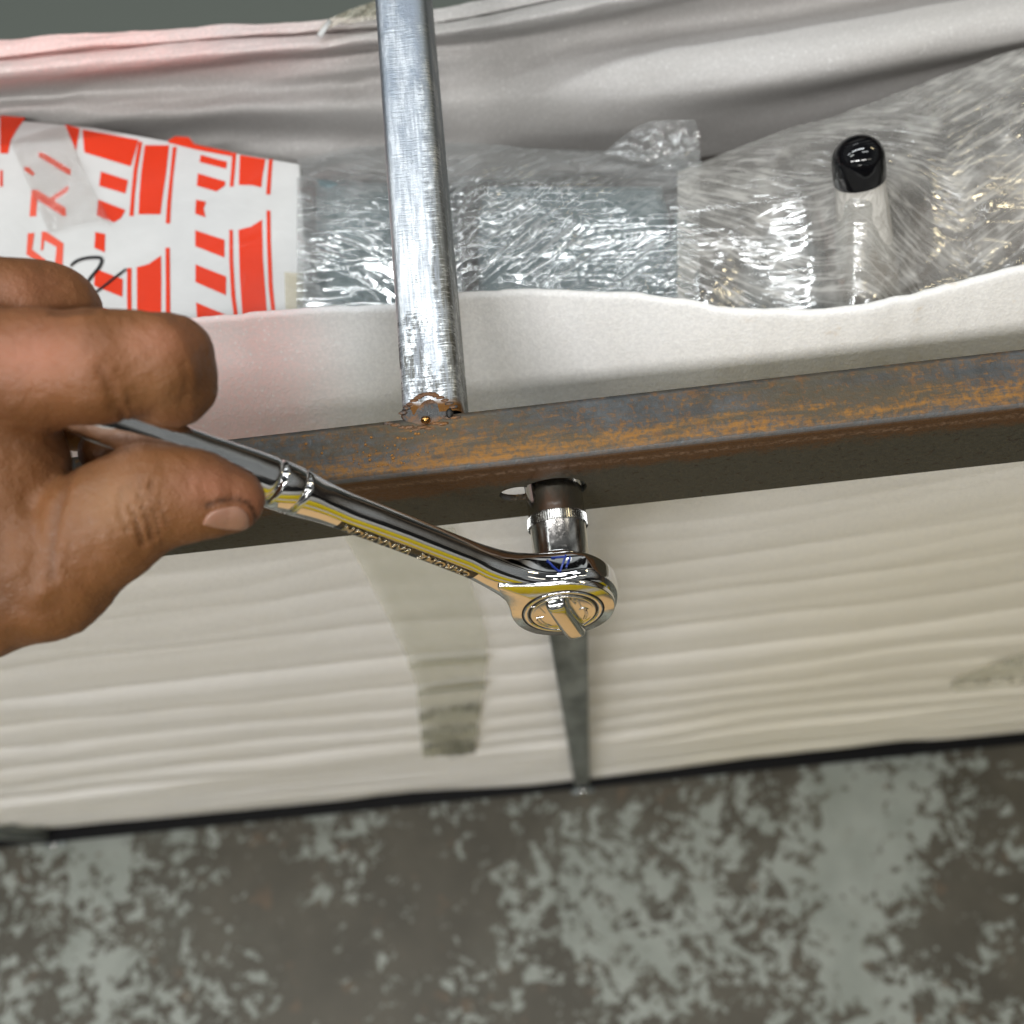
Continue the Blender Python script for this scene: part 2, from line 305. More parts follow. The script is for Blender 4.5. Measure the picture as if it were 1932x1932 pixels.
def m_tape():
    a = N('yellowed_tape'); n = a.n; s = a.noise(70, 4, .6, a.map((1, 1, .35))); nr = a.bump(s, .3, .0015)
    a.set(col=a.mix(a.rng(s, .3, .7), (.66, .66, .52), (.74, .73, .60)), rough=.36, nrm=nr, alpha=.36); return a.m
M_TAPE = m_tape()
M_STEELW = simple('wrapped_grey_steel', (.17, .23, .245), .45, .4, (40, .4, .003))
M_STEELD = simple('wrapped_dark_steel', (.13, .15, .155), .5, .3, (40, .4, .003))
M_TEAL = simple('dull_teal_plastic', (.10, .155, .155), .45)
M_BROWN = simple('brown_painted_shade', (.05, .04, .034), .75)  # dark brown carries the shadow of the gap in its colour
# ---------------------------------------------------------------- floor
o = obj('floor', [(-14, -14, 0), (14, -14, 0), (14, 14, 0), (-14, 14, 0)], [(0, 1, 2, 3)], M_FLOOR, smooth=False); tag(o, kind='structure')
o = bmo('reflector_sheet', box_bm((-.60, -1.92, .0), (.65, -1.02, .006)), simple('tan_reflector', (.62, .40, .19), .7), smooth=False); tag(o, 'added unseen tan cardboard sheet on the floor in front of the crate', 'reflector')  # unseen sheet added only to give the chrome a tan reflection
gr = empty('reflection_barrier', (0, -2.0, 0), 'unseen yellow, white and black striped barrier added for the chrome to reflect', 'reflection barrier')  # unseen barrier added for the yellow and white bands in the chrome
M_YEL = simple('yellow_paint', (.92, .72, .02), .4)
M_PW = simple('white_paint', (.80, .80, .78), .4); M_PB = simple('black_board', (.012, .013, .015), .5)
for nm_, z0, z1, m_ in (('yellow_reflector', .02, .28, M_YEL), ('white_strip', .31, .48, M_PW), ('yellow_reflector', .51, 1.0, M_YEL), ('white_board', 1.04, 1.42, M_PW), ('black_board', 1.46, 2.2, M_PB)):
    bmo(nm_, box_bm((-2.6, -2.06, z0), (2.6, -2.00, z1), .008), m_, gr)
for x0 in (-2.4, -.05, 2.3): bmo('barrier_post', box_bm((x0, -2.16, 0), (x0+.1, -2.06, 2.2), .008), simple('barrier_post_blue', (.02, .05, .30), .45), gr)
# ---------------------------------------------------------------- steel crate frame
frame = empty('steel_crate_frame', (0, 0, 0), 'welded steel crate frame with rusty front rail, bright cross bar and galvanised posts', 'crate frame')
# rail: folded profile open below, with a keyhole slot through the front flange
SX, SZ = .0020, 1.2718          # socket axis where it meets the rail
def keyhole():
    R, r, dx = .0112, .0066, -.0118
    pts = []
    a0 = math.radians(150); 
    for t in np.linspace(-a0, a0, 40): pts.append((R*math.cos(t), R*math.sin(t)))
    for t in np.linspace(math.radians(62), math.radians(298), 26): pts.append((dx+r*math.cos(t), r*math.sin(t)))
    return [(SX+x, SZ+z) for x, z in pts]
def rail():
    bm = bmesh.new(); X0, X1 = -1.0, 1.0; r = .0030; zt, zb = 1.300, 1.2475; yb = .0200; th = .0022
    kh = keyhole()
    def sheet(y, flip):
        out = [bm.verts.new((x, y, z)) for x, z in ((SX-.03, zb), (SX+.03, zb), (SX+.03, zt-r), (SX-.03, zt-r))]
        hole = [bm.verts.new((x, y, z)) for x, z in kh]
        e = [bm.edges.new((out[i], out[(i+1) % 4])) for i in range(4)] + [bm.edges.new((hole[i], hole[(i+1) % len(hole)])) for i in range(len(hole))]
        bmesh.ops.triangle_fill(bm, use_beauty=True, edges=e)
        for a, b in ((X0, SX-.03), (SX+.03, X1)):
            v = [bm.verts.new((x, y, z)) for x, z in ((a, zb), (b, zb), (b, zt-r), (a, zt-r))]; bm.faces.new(v)
        return hole
    h1 = sheet(0, 0); h2 = sheet(th, 1)
    for i in range(len(h1)):
        j = (i+1) % len(h1); bm.faces.new((h1[i], h1[j], h2[j], h2[i]))
    prof = [(0+r-r*math.cos(t), zt-r+r*math.sin(t)) for t in np.linspace(0, math.pi/2, 7)]
    prof += [(yb-.002, zt), (yb-.0006, zt-.0006), (yb, zt-.002), (yb, zt-.016), (yb-th, zt-.016), (yb-th, zt-th), (th, zt-th), (th, zt-r)]
    vs = [[bm.verts.new((x, y, z)) for y, z in prof] for x in np.linspace(X0, X1, 9)]
    for A, B in zip(vs[:-1], vs[1:]):
        for i in range(len(prof)-1): bm.faces.new((A[i], A[i+1], B[i+1], B[i]))
    for x0, x1 in ((X0, SX-.03), (SX-.03, SX+.03), (SX+.03, X1)):
        bm.faces.new([bm.verts.new(p) for p in ((x0, 0, zb), (x1, 0, zb), (x1, th, zb), (x0, th, zb))])
    return bm
ro = bmo('top_rail', rail(), M_RUST, frame, smooth=False)
for p in ro.data.polygons: p.use_smooth = abs(p.normal.z) > .05 and abs(p.normal.z) < .98
# cross bar (tube) welded on, with slightly rounded shoulders
bm = bmesh.new()
r = .0028; x0, x1, zt, zb = -.0436, -.0246, 1.3003, 1.2640
def arc(cx, cz, a0, a1, n=5): return [(cx+r*math.cos(t), cz+r*math.sin(t)) for t in np.linspace(a0, a1, n)]
prof = arc(x1-r, zt-r, 0, math.pi/2)+[(x, zt+.0002*math.sin(i*2.1)) for i, x in enumerate(np.linspace(x1-r-.001, x0+r+.001, 5))]+arc(x0+r, zt-r, math.pi/2, math.pi)+arc(x0+r, zb+r, math.pi, 1.5*math.pi)+arc(x1-r, zb+r, 1.5*math.pi, 2*math.pi)
G = np.array([[(x, y, z) for x, z in prof] for y in np.linspace(.0203, .46, 90)])
grid('cross_bar', G, M_BAR, frame, closeu=True)
# weld bead
def blob(bm, c, s, n=3, seed=0, amp=.2):
    g = bmesh.ops.create_icosphere(bm, subdivisions=n, radius=1)
    for v in g['verts']:
        q = np.array(v.co); k = 1+amp*float(fbm(np.array(q[0]*1.7+seed), np.array(q[1]*1.7+q[2]*2.1), 11))
        v.co = Vector(np.array(c)+q*np.array(s)*k)
def m_weld():
    a = N('weld_metal'); x = a.xyz(); n = a.noise(330, 5, .7); b = a.noise(120, 4)
    rim = a.rng(a.math('ADD', n, a.math('MULTIPLY', b, .5)), .72, .92)
    c = a.mix(rim, (.06, .06, .06), (.20, .09, .03)); c = a.mix(a.rng(x[1], .0195, .0165, 0, .5), c, (.25, .11, .03)); c = a.mix(a.rng(x[1], .0228, .0240, 0, .8), c, (.13, .055, .018)); a.set(col=c, rough=a.rng(n, .3, .7, .25, .6), metal=.4, nrm=a.bump(a.math('ADD', n, b), .5, .0012)); return a.m
M_WELD = m_weld()
bm = bmesh.new(); wc = Pz(805, 775, 1.3)
blob(bm, (wc[0], .0210, 1.2992), (.0083, .0060, .0014), 4, 1, .18)
for i in range(11):
    t = i/10; blob(bm, (wc[0]-.0125+.0215*t, .0185-.0030*math.sin(math.pi*t)+.0006*math.sin(i*3), 1.2998), (.0019, .0007, .0005), 2, i, .5)
for i in range(14):
    t = i/13; blob(bm, (wc[0]-.0075+.016*t, .0215+.0056*math.sin(math.pi*t), 1.3003), (.0015, .0007, .0003), 2, i+20, .4)
weld = bmo('weld_bead', bm, M_WELD, frame)
bm = bmesh.new(); blob(bm, (wc[0]-.0004, .0178, 1.3010), (.0016, .0013, .0013), 3, 5, .1)
bmo('spatter_drop', bm, m_chrome('copper_tinted_weld', (.50, .27, .09), .18), weld)
bm = bmesh.new(); blob(bm, tuple(Pz(848, 780, 1.3004)), (.0011, .0016, .0006), 2, 9, .3)
bmo('weld_pinhole', bm, M_GROOVE, weld)
bm = bmesh.new()
for i in range(46):
    x = wc[0]-.014+random.gauss(0, .010); y = .004+random.random()*.011
    blob(bm, (x, y, 1.3000), (random.uniform(.0002, .0006),)*2+(.0003,), 1, i, .2)
o = bmo('weld_spatter', bm, simple('orange_rust_spot', (.34, .15, .03), .7), frame); tag(o, kind='stuff')
# posts: square tubes standing behind the rail flange, ending at the floor in a flattened foot with a bolt
def post(xa, xb, ztop):
    th = .0204
    bm = box_bm((xa, .0026, .004), (xb, .0026+th, ztop), .0022, 3); return bm
p1 = bmo('post', post(-.0080, .0132, 1.278), M_GALV, frame)
p2 = bmo('post', post(-.7900, -.7690, 1.278), M_GALV, frame)
for xb, par in ((.0026, p1), (-.7620, p2)):
    bm = box_bm((xb-.016, -.006, .0), (xb+.016, .004, .004), .001, 1); bmo('foot_plate', bm, M_GALV, par)
    bmo('foot_bolt', box_bm((xb-.004, -.0075, .0045), (xb+.004, .0005, .0125), .0025, 3), M_CHROME, par)
bmo('base_rail', box_bm((-1.15, .0, .0), (1.15, .024, .0135), .002, 2), M_BLACK, frame)
# ---------------------------------------------------------------- near foam sheet
rim_px = [(-420, 690), (-200, 665), (0, 645), (200, 630), (390, 612), (480, 603), (570, 597), (660, 593), (740, 588), (860, 567), (950, 562), (1080, 560), (1200, 563), (1290, 576), (1350, 590), (1430, 598), (1500, 598), (1560, 596), (1640, 587), (1720, 570), (1800, 548), (1870, 530), (1932, 514), (2100, 470), (2400, 420)]
RP = np.array([Pz(u, v, 1.2450) for u, v in rim_px])
def rim_y(x):
    y = np.interp(x, RP[:, 0], RP[:, 1]); return y
def yw(x, z):
    """outer face of the near foam wall"""
    x = np.asarray(x, float); z = np.asarray(z, float)
    base = .0290 + .010*np.clip((z)/1.2, 0, 1)
    warp = .035*fbm(x*2.2+3, z*1.3, 21, 3) + .022*fbm(x*7, z*6, 22, 2)
    zz = z - .05*x + warp
    ph = zz/.084 + .35*np.sin(zz*5.0)
    s = ph-np.floor(ph)
    amp = .0115*np.clip((1.10-z)/.75, .10, 1)*(.55+.9*np.clip(vnoise(x*3.6+9, np.floor(ph)*.77, 23)+.55, 0, 1)**1.5)
    b = 1-np.abs(2*s-1)**3.4                       # sausage-like bulge towards the viewer with a narrow valley
    ph2 = zz/.041+1.7*fbm(x*3, z*3, 25, 2); s2 = ph2-np.floor(ph2)
    f = base - amp*b - .0007*(1-np.abs(2*s2-1)**2)*np.clip((1.19-z)/.1, 0, 1)*np.clip(vnoise(x*3, np.floor(ph2)*.9, 26)+.6, 0, 1)
    f = f + .0022*fbm(x*9, z*5, 24, 3)
    return f
xs = np.unique(np.concatenate([np.linspace(-1.12, -.35, 60), np.linspace(-.35, .35, 360), np.linspace(.35, 1.12, 60)]))
zs = np.concatenate([np.linspace(.012, 1.02, 460), np.linspace(1.023, 1.165, 50)])
rows = []
for z in zs: rows.append(np.stack([xs, yw(xs, np.full_like(xs, z)), np.full_like(xs, z)], 1))
last = rows[-1]; ry = rim_y(xs) + .0006*fbm(xs*160, xs*0, 31, 3) + .0010*fbm(xs*30, xs*0+5, 32, 3)
rim = np.stack([xs, ry, 1.2450+.0012*fbm(xs*60, xs*0, 33, 3)], 1)
mid1 = last*.62+rim*.38+np.array([0, -.0045, .002]); mid2 = last*.22+rim*.78+np.array([0, -.0035, .0032])
cur = []
K = 26
for i in range(1, K+1):
    t = i/K; P = ((1-t)**3)*last+3*((1-t)**2)*t*(last*.66+rim*.34+np.array([0, -.006, .012]))+3*(1-t)*t*t*(last*.15+rim*.85+np.array([0, -.004, .001]))+t**3*rim
    P = P + np.array([0, .3, 1])[None]*(.0016*fbm(xs*14, xs*0+t*4, 34, 3)*math.sin(math.pi*t))[:, None]
    rows.append(P)
for dy, dz in ((.0012, .0009), (.0030, .0006), (.0040, -.0012), (.0040, -.004), (.0030, -.012), (.0020, -.04)):
    rows.append(rim+np.array([0, dy, dz]))
near = empty('foam_sheet', (0, .03, .02), 'white foam sheet on the near crate side below the rusty rail, creased in long folds', 'foam sheet')
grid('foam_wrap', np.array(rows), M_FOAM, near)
# tape strips lying on it
def wall_pt(u, v, off=.0012):
    y = .03
    for _ in range(6):
        p = Py(u, v, y); y = float(yw(p[0], p[2]))
    p = Py(u, v, y); p[1] -= off; return p
def smooth_wall(p0, p1, n):  # taut between folds
    return None
def tape(L, R, nu, nv, name, off=.0015):
    Lp, Rp = crm(L, nv), crm(R, nv); G = np.zeros((nv, nu, 3))
    for j in range(nv):
        for i in range(nu):
            t = i/(nu-1); q = Lp[j]*(1-t)+Rp[j]*t; G[j, i] = wall_pt(*q, off)
    k = np.linspace(0, 1, nu)[None, :]; jj = np.linspace(0, 1, nv)[:, None]
    Y = G[:, :, 1].copy(); w_ = max(2, nv//34)
    mn = np.stack([Y[max(0, j-w_):j+w_+1].min(0) for j in range(nv)]); Y = np.stack([mn[max(0, j-w_):j+w_+1].mean(0) for j in range(nv)])
    G[:, :, 1] = Y-.0003-.0004*np.abs(fbm(k*4+jj*6, jj*5-k*3, 41, 2))
    return grid(name, G, M_TAPE, near)
tape([(640, 985), (700, 1095), (748, 1190), (782, 1275), (790, 1345), (796, 1406)], [(855, 985), (885, 1080), (917, 1190), (915, 1270), (903, 1345), (895, 1406)], 44, 420, 'tape_strip', .0022)
tape([(1792, 1282), (1850, 1255), (1932, 1225), (2010, 1200)], [(1800, 1300), (1860, 1296), (1932, 1285), (2010, 1270)], 16, 90, 'tape_strip', .0022)
# ---------------------------------------------------------------- far foam sheet
def loft_px(rows, nu, nv, sub=None):
    R = np.array([[Pz(*q) for q in crm(r, nu)] for r in rows]); out = np.zeros((nv, nu, 3))
    for i in range(nu): out[:, i] = crm(R[:, i], nv)
    return out
us = [-300, 0, 200, 400, 600, 705, 850, 1000, 1200, 1500, 1932, 2300]
def row(vs, zs_): return [(u, v, z) for u, v, z in zip(us, vs, zs_)]
c_ = lambda z: [z]*12
frows = [
 row([130, 108, 96, 84, 72, 64, 50, 30, -10, -60, -150, -220], c_(1.165)),
 row([96, 75, 62, 52, 41, 30, 12, -20, -60, -110, -190, -260], c_(1.196)),
 row([100, 80, 66, 56, 45, 34, 17, -15, -55, -105, -185, -255], c_(1.200)),
 row([128, 106, 86, 71, 59, 50, 36, 6, -35, -90, -170, -240], c_(1.199)),
 row([136, 113, 92, 77, 64, 55, 40, 12, -28, -83, -163, -233], c_(1.1935)),
 row([142, 120, 98, 82, 69, 60, 46, 20, -20, -76, -156, -226], c_(1.2010)),
 row([160, 135, 114, 98, 84, 74, 60, 36, -5, -60, -140, -210], c_(1.2035)),
 row([176, 150, 131, 113, 98, 86, 72, 50, 10, -44, -124, -194], c_(1.198)),
 row([184, 158, 138, 120, 106, 94, 82, 62, 24, -28, -108, -178], c_(1.183)),
 row([205, 185, 172, 156, 138, 126, 112, 95, 60, 20, -60, -130], [1.160, 1.160, 1.163, 1.168, 1.176, 1.178, 1.178, 1.175, 1.172, 1.168, 1.165, 1.165]),
 row([232, 210, 196, 180, 164, 155, 150, 140, 116, 80, 10, -50], [1.163, 1.163, 1.163, 1.165, 1.166, 1.166, 1.168, 1.170, 1.176, 1.180, 1.180, 1.180]),
 row([255, 240, 226, 214, 205, 200, 196, 190, 182, 150, 70, 20], [1.150, 1.150, 1.158, 1.162, 1.164, 1.164, 1.163, 1.163, 1.168, 1.172, 1.172, 1.172]),
 row([290, 275, 262, 258, 256, 256, 255, 250, 236, 190, 100, 50], [1.135, 1.135, 1.135, 1.136, 1.138, 1.140, 1.142, 1.145, 1.148, 1.146, 1.145, 1.145]),
 row([330, 320, 310, 310, 310, 310, 305, 298, 282, 236, 140, 90], c_(1.125)),
 row([420, 420, 410, 410, 405, 400, 390, 380, 360, 300, 220, 160], c_(1.090)),
]
G = loft_px(frows, 300, 220)
uu = np.linspace(0, 12, 300)[None, :]; vv = np.linspace(0, 14, 220)[:, None]
G[:, :, 2] += .0020*fbm(uu*1.6+vv*.3, vv*.7, 51, 4)
far = empty('foam_sheet', tuple(G[110, 150]), 'greyish foam sheet on the far side of the crate with a doubled rolled edge', 'foam sheet')
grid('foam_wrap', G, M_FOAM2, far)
# clear tape scrap on the rim, left of the cross bar
def m_clear():
    a = N('clear_tape'); s = a.noise(160, 4, .6); a.set(col=a.mix(s, (.62, .55, .38), (.75, .72, .62)), rough=.12, alpha=.42, nrm=a.bump(s, .8, .003)); return a.m
M_CLEAR = m_clear()
L = crm([(598, 62), (640, 48), (690, 40), (730, 34)], 50); R_ = crm([(612, 40), (655, 20), (690, 8), (730, -5)], 50)
G = np.array([[Pz(*(L[j]*(1-t)+R_[j]*t), 1.206+.0045*float(fbm(np.array(j*.22), np.array(t*4), 61, 3))) for t in np.linspace(0, 1, 16)] for j in range(50)])
o = grid('tape_scrap', G, M_CLEAR); tag(o, 'crumpled scrap of clear yellowish tape on the far foam edge', 'tape scrap')
bm = prism_bm([Pz(u, v, 1.2075) for u, v in ((598, 64), (620, 36), (627, 40), (606, 70))], (0, 0, -.0008)); o2 = bmo('tape_fold', bm, M_WHITE, None); o2.parent = o
# ---------------------------------------------------------------- printed carton
CO = Py(300, 600, .11); CO = np.array([-.13, .105, 1.196]); cn = np.array([0, .20, 1.]); cn /= np.linalg.norm(cn)
def C(u, v, h=0): return Ppl(u, v, CO+cn*h, cn)
carton = empty('printed_carton', tuple(C(300, 450)), 'white glossy carton with slanted red stripe print at the left inside the crate', 'carton')
bm = prism_bm([C(*p) for p in ((-260, 235), (-120, 215), (0, 222), (180, 240), (400, 280), (565, 308), (572, 400), (576, 500), (579, 640), (-260, 760))], tuple(-cn*.07), .0012, 3)
bmo('carton_body', bm, M_WHITE, carton, smooth=False)
k = lambda x, y: (x*.3307, 159.7+y*.3307)
def pr(name, pts, m, h=.0003, par=carton):
    bm = prism_bm([C(*k(*p), h) for p in pts], tuple(-cn*.00025)); return bmo(name, bm, m, par, smooth=False)
stripes = [
 [(470, 255), (790, 315), (745, 465), (480, 385)], [(370, 225), (455, 250), (432, 375)],
 [(575, 495), (730, 545), (715, 620), (565, 575)], [(560, 655), (715, 715), (690, 760), (650, 785), (552, 745)], [(543, 840), (600, 852), (597, 955), (538, 930)],
 [(545, 1050), (700, 1110), (697, 1210), (535, 1145)], [(530, 1260), (640, 1300), (640, 1420), (530, 1420)],
 [(1145, 400), (1295, 440), (1290, 478), (1138, 440)], [(1128, 505), (1285, 552), (1283, 575), (1235, 608), (1122, 575)], [(1118, 655), (1175, 668), (1162, 705), (1172, 755), (1113, 735)],
 [(1113, 830), (1280, 885), (1280, 985), (1113, 920)], [(1115, 1025), (1290, 1095), (1288, 1200), (1115, 1125)], [(1118, 1242), (1305, 1320), (1300, 1365), (1215, 1380), (1125, 1350)],
 [(0, 175), (145, 188), (95, 255), (60, 320), (45, 392), (0, 390)], [(0, 485), (15, 490), (15, 580), (0, 580)],
 [(960, 318), (1000, 295), (1075, 300), (1110, 340), (1320, 385), (1325, 408), (1130, 372), (960, 330)]]
for s in stripes: pr('slanted_stripe', s, M_RED)
def band(name, xl, xr, ys, m=M_RED):
    """vertical stripe whose left/right edges are curves given at ys"""
    pr(name, list(zip(xl, ys))+list(zip(xr[::-1], ys[::-1])), m)
# column 1
ya = np.array([320, 480, 620, 740])
band('wide_stripe', [825, 805, 795, 790], [965, 948, 930, 915], [345, 500, 620, 738]); band('thin_stripe', [790, 762, 748, 738], [812, 785, 770, 762], [325, 480, 620, 748])
band('thin_stripe', [985, 968, 952, 945], [1008, 988, 975, 970], [355, 520, 680, 790])
pr('wide_stripe', [(780, 1042), (850, 1022), (918, 975), (920, 1100), (918, 1400), (782, 1400)], M_RED); band('thin_stripe', [725, 724, 728], [750, 749, 752], [1046, 1200, 1400]); band('thin_stripe', [944, 945, 946], [968, 970, 972], [930, 1150, 1400])
# column 2
pr('wide_stripe', [(1368, 400), (1515, 425), (1498, 520), (1490, 585), (1440, 572), (1362, 570)], M_RED); band('thin_stripe', [1325, 1318, 1310], [1348, 1340, 1332], [388, 490, 580]); band('thin_stripe', [1533, 1525, 1518], [1556, 1548, 1542], [425, 520, 625])
pr('wide_stripe', [(1360, 828), (1430, 810), (1495, 770), (1500, 1000), (1525, 1335), (1385, 1352), (1368, 1100)], M_RED); band('thin_stripe', [1308, 1308, 1318, 1338], [1328, 1330, 1342, 1362], [828, 1000, 1200, 1356]); band('thin_stripe', [1520, 1522, 1532, 1552], [1542, 1545, 1556, 1575], [718, 900, 1150, 1335])
# big letters
pr('letter_stroke', [(218, 388), (240, 385), (405, 485), (400, 515), (375, 505), (220, 408)], M_REDP); pr('letter_stroke', [(138, 470), (160, 468), (197, 505), (188, 520), (140, 490)], M_REDP)
pr('letter_stroke', [(180, 600), (212, 600), (375, 705), (375, 752), (352, 745), (212, 655), (205, 750), (168, 750)], M_REDP); pr('letter_stroke', [(388, 575), (388, 605), (300, 668), (278, 650)], M_REDP)
pr('letter_stroke', [(158, 848), (196, 845), (182, 940), (260, 1000), (240, 1030), (150, 968)], M_REDP); pr('letter_stroke', [(238, 838), (262, 838), (362, 905), (355, 1035), (312, 1030), (322, 925), (252, 885), (246, 940), (232, 945)], M_REDP)
# marker scribble
def stroke(pts, w, m, par, name, C=C, k=k, h=.0007):
    P = crm(pts, 60); d = np.gradient(P, axis=0); n = np.stack([-d[:, 1], d[:, 0]], 1); n /= np.linalg.norm(n, axis=1)[:, None]+1e-9
    ww = w*(.55+.45*np.sin(np.linspace(.3, 2.9, 60)))[:, None]
    A = P+n*ww; B = P-n*ww
    G = np.array([[C(*k(*a), h) for a in A], [C(*k(*b), h) for b in B]]); return grid(name, G, m, par)
stroke([(402, 1035), (430, 1008), (490, 988), (560, 985), (580, 1000), (565, 1040), (520, 1095), (480, 1150), (470, 1175)], 9, M_INK, carton, 'marker_line')
stroke([(720, 1050), (660, 1095), (590, 1150), (510, 1205)], 7, M_INK, carton, 'marker_line')
# clear tape pieces
pr('clear_tape', [(1622, 1068), (1725, 1075), (1735, 1320), (1630, 1330)], M_CLEAR, .0012)
L = crm([k(60, 330), k(120, 300), k(360, 240), k(420, 380)], 40); R_ = crm([k(280, 850), k(330, 830), k(520, 780), k(640, 800)], 40)
G = np.array([[C(*(L[j]*(1-t)+R_[j]*t), .0022+.0018*float(fbm(np.array(j*.25+t*5), np.array(t*5), 62, 3))) for t in np.linspace(0, 1, 60)] for j in range(40)])
a = N('clear_film_crinkle'); g = a.n.new('ShaderNodeBsdfGlossy'); g.inputs['Roughness'].default_value = .12; a.L(a.bump(a.noise(120, 5, .6, a.map((1, 3, 1))), .7, .002), g.inputs['Normal']); t_ = a.n.new('ShaderNodeBsdfTransparent'); t_.inputs[0].default_value = (.95, .94, .93, 1); mx = a.n.new('ShaderNodeMixShader'); mx.inputs[0].default_value = .16; a.L(t_.outputs[0], mx.inputs[1]); a.L(g.outputs[0], mx.inputs[2]); a.L(mx.outputs[0], a.out.inputs[0])
grid('clear_film', G, a.m, carton)
# ---------------------------------------------------------------- wrapped hardware in the crate
def slab(name, px, z, down, m, label, cat, bev=.003, dz=0):
    bm = prism_bm([Pz(u, v, z+(q[0] if q else 0)) for (u, v, *q) in px], (0, 0, -down), bev, 4)
    o = bmo(name, bm, m, None, smooth=False)
    if label: tag(o, label, cat)
    return o
tray = obj('crate_bed', [Pz(u, v, 1.11) for u, v in ((-500, 900), (2500, 700), (2500, 60), (-500, 120))], [(0, 1, 2, 3)], M_BROWN, smooth=False); tag(tray, 'dark brown board, shade painted into its colour, seen in the gap between the wrapped steel pieces', 'board')
slab('wrapped_roller', [(586, 640), (850, 640), (850, 420), (840, 330), (586, 318)], 1.185, .05, M_STEELW, 'light grey steel cylinder under clear film between the red print carton and the cross bar', 'steel roller', .012)
slab('wrapped_steel_block', [(904, 640), (1268, 640), (1266, 420), (1250, 345), (920, 345), (900, 400)], 1.190, .05, M_STEELW, 'grey steel block under glittering clear film right of the cross bar', 'steel block', .004)
slab('plastic_wedge', [(1262, 640), (1300, 640), (1304, 470), (1300, 408), (1275, 400), (1266, 450)], 1.196, .03, M_TEAL, 'narrow teal plastic strip at the right end of the glittering steel block', 'plastic strip', .001)
slab('wrapped_bracket', [(1385, 660), (1565, 660), (1560, 470), (1500, 425), (1410, 455)], 1.180, .04, M_STEELD, 'dark grey steel bracket blurred under film left of the black capped tube', 'steel bracket', .004)
slab('wrapped_bundle', [(1690, 640), (2050, 600), (2050, 260), (1850, 300), (1730, 380)], 1.170, .03, simple('dark_wrapped_parts', (.10, .07, .05), .5, .2, (30, .6, .01)), 'dark brown bundle of parts under golden glinting film at the right edge', 'bundle', .006)
# capped tube
tz = 1.205
tb = Pz(1640, 560, 1.185); tt = Pz(1622, 336, 1.228); ax = tt-tb; ax /= np.linalg.norm(ax)
dpt = (M@(tt-CAM))[2]; R = 49/FPX*dpt; rr = R
def m_tube():
    a = N('crinkled_wrapped_tube'); x = a.noise(90, 5, .65, a.map((1, 1, .5)), .6); st_ = a.noise(35, 4, .6)
    a.set(col=a.mix(a.rng(st_, .48, .66, 0, .8), a.mix(x, (.46, .44, .40), (.60, .58, .54)), (.22, .16, .10)), rough=.28, nrm=a.bump(x, .9, .005)); return a.m
capt = empty('capped_tube', tuple(tb), 'white wrapped tube end wearing a shiny black rounded cap', 'capped tube')
Ltt = np.linalg.norm(tt-tb)
grid('tube', lathe([(rr*1.25, 0), (rr*1.12, Ltt*.4), (rr*1.0, Ltt*.75), (rr*.93, Ltt*.95), (rr*.88, Ltt)], tb, ax, 48), m_tube(), capt, closeu=True)
top = Pz(1617, 268, 1.250); H = np.linalg.norm(top-tt)*.78
prof = [(R*.97, -.001), (R, 0), (R*1.0, H*.30), (R*.99, H*.45)]+[(R*math.cos(t)*.99, H*.45+H*.55*math.sin(t)) for t in np.linspace(.12, math.pi/2-.02, 14)]+[(.00001, H)]
grid('black_cap', lathe(prof, tt, (tt-tb)+(top-tt)*.5, 64), M_RUBBER, capt, closeu=True)
# stretch film: crumpled sheets draped over the hardware
def ridges(G, n, box, lmin, lmax, w, h, ang, spread, seed, cross=None):
    """raise narrow crease lines: G (nv,nu,3); works in world xy"""
    r = np.random.default_rng(seed); X, Y = G[:, :, 0], G[:, :, 1]; Z = np.zeros_like(X)
    for i in range(n):
        cx, cy = r.uniform(box[0], box[1]), r.uniform(box[2], box[3]); L_ = r.uniform(lmin, lmax)/2
        a_ = (ang if (cross is None or r.random() < .6) else cross)+r.normal(0, spread); ca, sa = math.cos(a_), math.sin(a_); ww = w*r.uniform(.6, 1.5)
        m = (abs(X-cx) < L_+3*ww) & (abs(Y-cy) < L_+3*ww)
        if not m.any(): continue
        dx, dy = X[m]-cx, Y[m]-cy; s = dx*ca+dy*sa; t = -dx*sa+dy*ca+.0012*np.sin(s/L_*2+i)
        Z[m] += h*r.uniform(.3, 1.3)*r.choice([1, 1, -1])*np.exp(-(t/ww)**2)*np.exp(-(s/L_)**4)
    return Z
def film_sheet(rows, nu, nv, m, label, name, seed, n, ang, cross):
    G = loft_px(rows, nu, nv); b = (G[..., 0].min(), G[..., 0].max(), G[..., 1].min(), G[..., 1].max())
    X, Y = G[..., 0], G[..., 1]
    G[..., 2] += .0035*fbm(X*25, Y*30, seed, 3) + ridges(G, n//14, b, .015, .060, .0020, .0007, -.62 if seed == 71 else .6, .30, seed)
    o = grid(name, G, m); tag(o, label, 'stretch film'); return o
fu = [560, 700, 850, 905, 1000, 1130, 1240, 1320]
R1 = lambda vs, zz: [(u, v, z) for u, v, z in zip(fu, vs, zz)]
